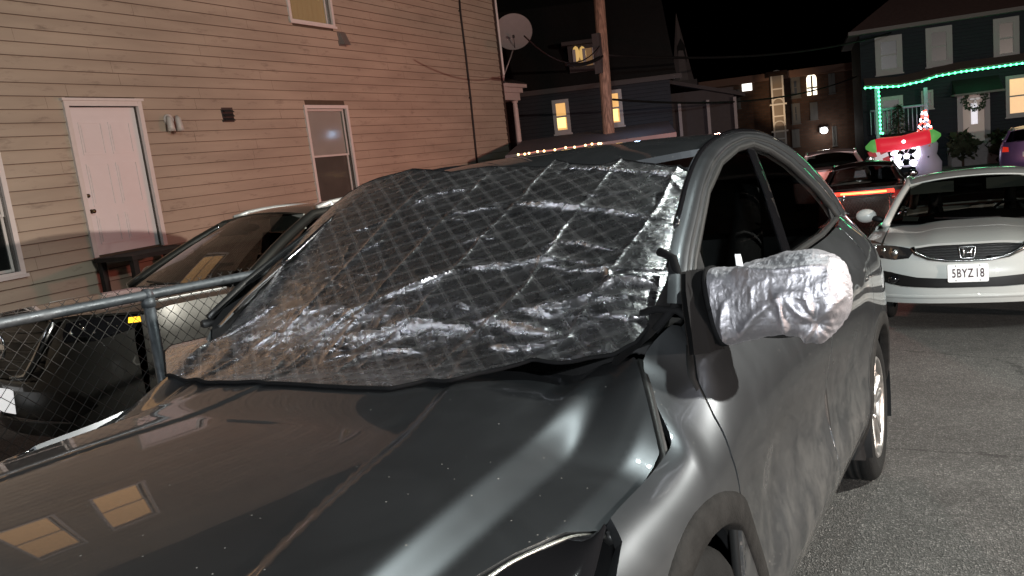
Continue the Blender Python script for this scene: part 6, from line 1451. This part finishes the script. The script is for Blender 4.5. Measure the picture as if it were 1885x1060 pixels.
    a_, b_ = W2((1612, 269), ref, -2.9), W2((1712, 251), ref, -2.9); m = MB(); rr = .30
    m.tube([a_, a_*.9+b_*.1, a_*.5+b_*.5+np.array([0, 0, -.06]), a_*.1+b_*.9, b_], [rr*.9, rr, rr*.96, rr, rr*.9], 16); m.build('red_tube', mat('red_inflatable', (.5, .02, .03), .5, emis=(1, .03, .06), estr=.55), t)
    for q, e_ in ((a_, a_-b_), (b_, b_-a_)):
        e_ = e_/np.linalg.norm(e_); m = MB(); m.tube([q, q+e_*.15, q+e_*.38], [rr*.92, rr*.85, rr*.2], 14); m.build('green_end', mat('green_inflatable', (.1, .3, .08), .5, emis=(.25, .9, .2), estr=.28), t)
    m = MB(); m.ball((0, -.3, .04), .07, 8); m.build('bulb', mat('ring_leds', (.9, .9, 1), .4, emis=(.92, .95, 1), estr=4.5), t)
    ref = (1619, 290); t, _ = deco('gift_box', ref, 'red and white gift box ornament at the left of the decorated yard', 'ornament', -2.7)
    mt = Matrix.Rotation(-.35, 4, 'Y'); m = MB(); m.box((-.32, -.3, -.38), (.32, .3, .38), mt); m.build('box', mat('gift_red', (.4, .02, .03), .5, emis=(1, .05, .06), estr=.12), t)
    m = MB(); m.box((-.325, -.315, -.06), (.325, .315, .10), mt); m.box((-.07, -.312, -.385), (.07, .312, -.062), mt); m.box((-.07, -.312, .102), (.07, .312, .385), mt); m.build('ribbon', mat('gift_white', (.8, .8, .8), .5, emis=(1, 1, 1), estr=.2), t)
    ref = (1709, 285); t, _ = deco('snowman', ref, 'dim white snowman ornament to the right of the light ring', 'ornament', -2.6)
    m = MB(); m.tube([(0, 0, -.95), (0, 0, -.75), (0, 0, -.30), (0, 0, .02), (0, 0, .18), (0, 0, .42), (0, 0, .60), (0, 0, .72)], [.25, .46, .48, .30, .34, .36, .26, .05], 18); m.build('body', mat('snow_white', (.34, .32, .40), .6, emis=(.8, .75, 1), estr=.02), t)
    m = MB(); 
    for z in (-.05, -.3, -.55): m.ball((-.05, -.42+.1*abs(z+.3), z), .04, 6)
    m.ball((-.12, -.30, .48), .035, 6); m.ball((.12, -.30, .48), .035, 6); m.build('buttons', mat('coal', (.02, .02, .03), .6), t)
    m = MB(); m.tube([(0, -.30, .38), (0, -.50, .36)], [.04, .01], 8); m.build('nose', mat('carrot', (.5, .2, .05), .6), t)
    ref = (1702, 226); t, _ = deco('lit_tree', ref, 'slim tree of white and red lights against the porch wall', 'light ornament', -1.1)
    m = MB(); h1 = W2((1702, 203), ref, -1.1)[2]; h0 = W2((1702, 247), ref, -1.1)[2]; m.tube([(0, 0, h0), (0, 0, h1)], .02, 6); m.build('stem', mat('ring_frame', (.3, .3, .35), .5), t)
    for nm, mm, k0 in (('white_bulb', WHITEL, 0), ('red_bulb', mat('red_leds', (1, .1, .1), .4, emis=(1, .08, .05), estr=3.5), 1)):
        for k in range(44):
            f_ = k/44
            if (k//6) % 2 != k0: continue
            r_ = .26*(1-f_)+.05; a_ = k*1.9; m = MB(); m.ball((r_*math.cos(a_), r_*math.sin(a_), h0+(h1-h0)*f_), .045, 6); m.build(nm, mm, t)
    ref = (1654, 228); t, _ = deco('fir_tree', ref, 'small dark fir tree standing on the porch between the window and the lit tree', 'tree', -1.25)
    hh = W2((1654, 192), ref, -1.25)[2]; h0 = W2((1654, 268), ref, -1.25)[2]; m = MB(); m.tube([(0, 0, h0-.5), (0, 0, hh)], [.06, .01], 8); m.build('trunk', mat('bark', (.05, .035, .025), .9), t)
    m = MB(); pr_ = random.Random(9)
    for k in range(900):
        f_ = pr_.random()**.8; r_ = (1-f_)*.62*pr_.uniform(.35, 1.05)+.03; a_ = pr_.uniform(0, 6.283); p = np.array([r_*math.cos(a_), r_*math.sin(a_), h0+(hh-h0)*f_]); v = np.array([math.cos(a_), math.sin(a_), pr_.uniform(-.5, .2)])*pr_.uniform(.10, .2); s_ = np.cross(v, (0, 0, 1))*.35
        m.add([p, p+v*.5+s_, p+v, p+v*.5-s_], [(0, 1, 2, 3)])
    m.build('crown', mat('fir_green', (.03, .05, .03), .8), t)
    for q, lb in (((1846, 268), 'dark rounded shrub between the white door and the purple car'), ((1772, 268), 'low dark shrub beside the step of the white door')):
        t, _ = deco('shrub', q, lb, 'shrub', -1.2, 'shrubs by the decorated house'); m = MB()
        for k in range(700):
            v = np.array([pr_.gauss(0, 1), pr_.gauss(0, 1), pr_.gauss(0, 1)]); v /= np.linalg.norm(v); p = v*np.array([.55, .5, .55])*pr_.uniform(.5, 1.0); d = np.array([pr_.gauss(0, 1), pr_.gauss(0, 1), pr_.gauss(0, 1)])*.06; s_ = np.cross(d, v)*.8
            m.add([p, p+d+s_, p+2*d, p+d-s_], [(0, 1, 2, 3)])
        m.build('leaves', mat('shrub_leaf', (.03, .035, .02), .8), t)
        m = MB(); m.tube([(0, 0, -.9), (0, 0, .1)], .05, 6); m.build('stem', mat('bark', (.05, .035, .025), .9), t)
festive_house()

def pole_and_wires():
    d = wray((1120, 235)); P = WC+d*(21.0/(d@WF)); zb = float(P[2])-4.5
    t = thing('utility_pole', 'reddish wooden utility pole standing in front of the dark gambrel house', 'utility pole', (P[0], P[1], zb))
    dt = wray((1103, 0)); T = WC+dt*(21.0/(dt@WF)); lean = (T-P)[:2]/(T-P)[2]
    q = lambda h: np.array([lean[0]*(h-4.5), lean[1]*(h-4.5), h]); m = MB(); m.tube([q(h) for h in np.linspace(0, 14, 15)], list(np.linspace(.165, .12, 15)), 16)
    w, nt, b = nodes_of('pole_wood'); tc = nt.nodes.new('ShaderNodeTexCoord'); mp = nt.nodes.new('ShaderNodeMapping'); mp.inputs['Scale'].default_value = (9, 9, .7); nz = nt.nodes.new('ShaderNodeTexNoise'); nz.inputs['Scale'].default_value = 3; nz.inputs['Detail'].default_value = 8
    nt.links.new(tc.outputs['Object'], mp.inputs[0]); nt.links.new(mp.outputs[0], nz.inputs['Vector']); cr = nt.nodes.new('ShaderNodeValToRGB'); cr.color_ramp.elements[0].position = .35; cr.color_ramp.elements[0].color = (.10, .065, .045, 1); cr.color_ramp.elements[1].position = .65; cr.color_ramp.elements[1].color = (.26, .17, .12, 1); nt.links.new(nz.outputs[0], cr.inputs[0]); nt.links.new(cr.outputs[0], b.inputs['Base Color']); b.inputs['Roughness'].default_value = .9
    m.build('shaft', w, t)
    m = MB(); p = q(4.5+1.9); m.box((p[0]-.14, p[1]-.30, p[2]-.5), (p[0]+.05, p[1]-.15, p[2]+.5)); m.build('meter_box', mat('box_dark', (.03, .028, .028), .6), t)
    CAB = mat('cable_black', (.006, .006, .006), .7)
    def wire(a, za, b, zb_, lab, r=.03, sag=.5, mid=None):
        A = WC+wray(a)*(za/(wray(a)@WF)); B_ = WC+wray(b)*(zb_/(wray(b)@WF)); pts = [A+(B_-A)*k/24-np.array([0, 0, sag*4*(k/24)*(1-k/24)]) for k in range(25)]
        m = MB(); m.tube([p-A for p in pts], r, 6); o = m.build('overhead_cable', CAB); o.location = tuple(A); tag(o, lab, 'cable', 'overhead cables')
    wire((1040, 118), 19, (1112, 101), 21, 'thick black overhead cable running left from the utility pole past the dormer', .045, .1)
    wire((1112, 101), 21, (1640, 60), 33, 'black overhead cable crossing the night sky from the pole to the decorated house', .035, .4)
    wire((965, 66), 15, (1108, 78), 21, 'thin black cable from the satellite dish corner to the utility pole', .015, .5)
    wire((1128, 183), 21, (1600, 130), 40, 'lower black cable running from the pole across the brick mill', .03, .6)
pole_and_wires()

# cars beyond, the far fence
TRED = mat('tail_red', (.25, .01, .01), .25, emis=(1, .05, .02), estr=.5); TDULL = mat('tail_dull', (.20, .015, .015), .25); TWHITE = mat('tail_white', (.8, .8, .9), .3, emis=(.85, .88, 1), estr=.8)
def far_mw(px, depth, head, dz):
    d = wray(px); P = WC+d*(depth/(d@WF)); r = Matrix.Rotation(head, 4, 'Z'); r.translation = Vector((P[0], P[1], P[2]-dz)); return r
def far_cars():
    # rear ends face the camera: local front (y=0) points away
    def place(px, depth, head, dz):
        m = far_mw(px, depth, head+math.pi, dz); return m@Matrix.Translation(Vector((0, -4.6, 0)))
    far_car('far_sedan', 'silver sedan glowing red in the dark beyond the far fence, seen from behind', place((1530, 326), 19, .15, .85), (.42, .40, .40), .3, (TDULL, TWHITE))
    far_car('purple_suv', 'purple suv parked before the decorated house at the right edge', place((1892, 272), 28, -.12, .95), (.13, .08, .20), .4, (TRED, TRED), suv=True)
    bar = mat('light_bar', (1, .3, .1), .3, emis=(1, .16, .04), estr=7); bar2 = mat('light_bar_edge', (.6, .05, .03), .3, emis=(1, .04, .02), estr=3)  # red trail of a passing car's lights, built as a glowing bar
    far_car('trail_car', 'dark hatchback with a full width red light bar behind the far fence', place((1586, 356), 15.5, .10, .93), (.006, .006, .006), .2, (TDULL, TDULL),  # standing car in place of a passing one; the bar is its light trail
            extra=[('light_bar', bar, [(-.46, .918), (.40, .918), (.40, .952), (-.46, .952)], -.02), ('light_bar_edge', bar2, [(-.60, .895), (.52, .905), (.52, .968), (-.60, .968)], -.010)])  # both bars stand in for the passing car's light trail
    lamp('tail_glow', tuple(WC+wray((1586, 352))*14.0), 1.5, (1, .12, .05), .15)
far_cars()
def far_fence():
    def pt(px, dep): d = wray(px); return WC+d*(dep/(d@WF))
    a = pt((1545, 366), 12.3); b = pt((1640, 356), 12.9)
    chain_fence('chain_link_fence', 'short dark chain link fence glowing red beside the white sedan', a, b, 1.1, [.02, float(np.linalg.norm(b-a))-.02], pitch=.075, wr=.004, railr=.018, knuckle=.0)
far_fence()
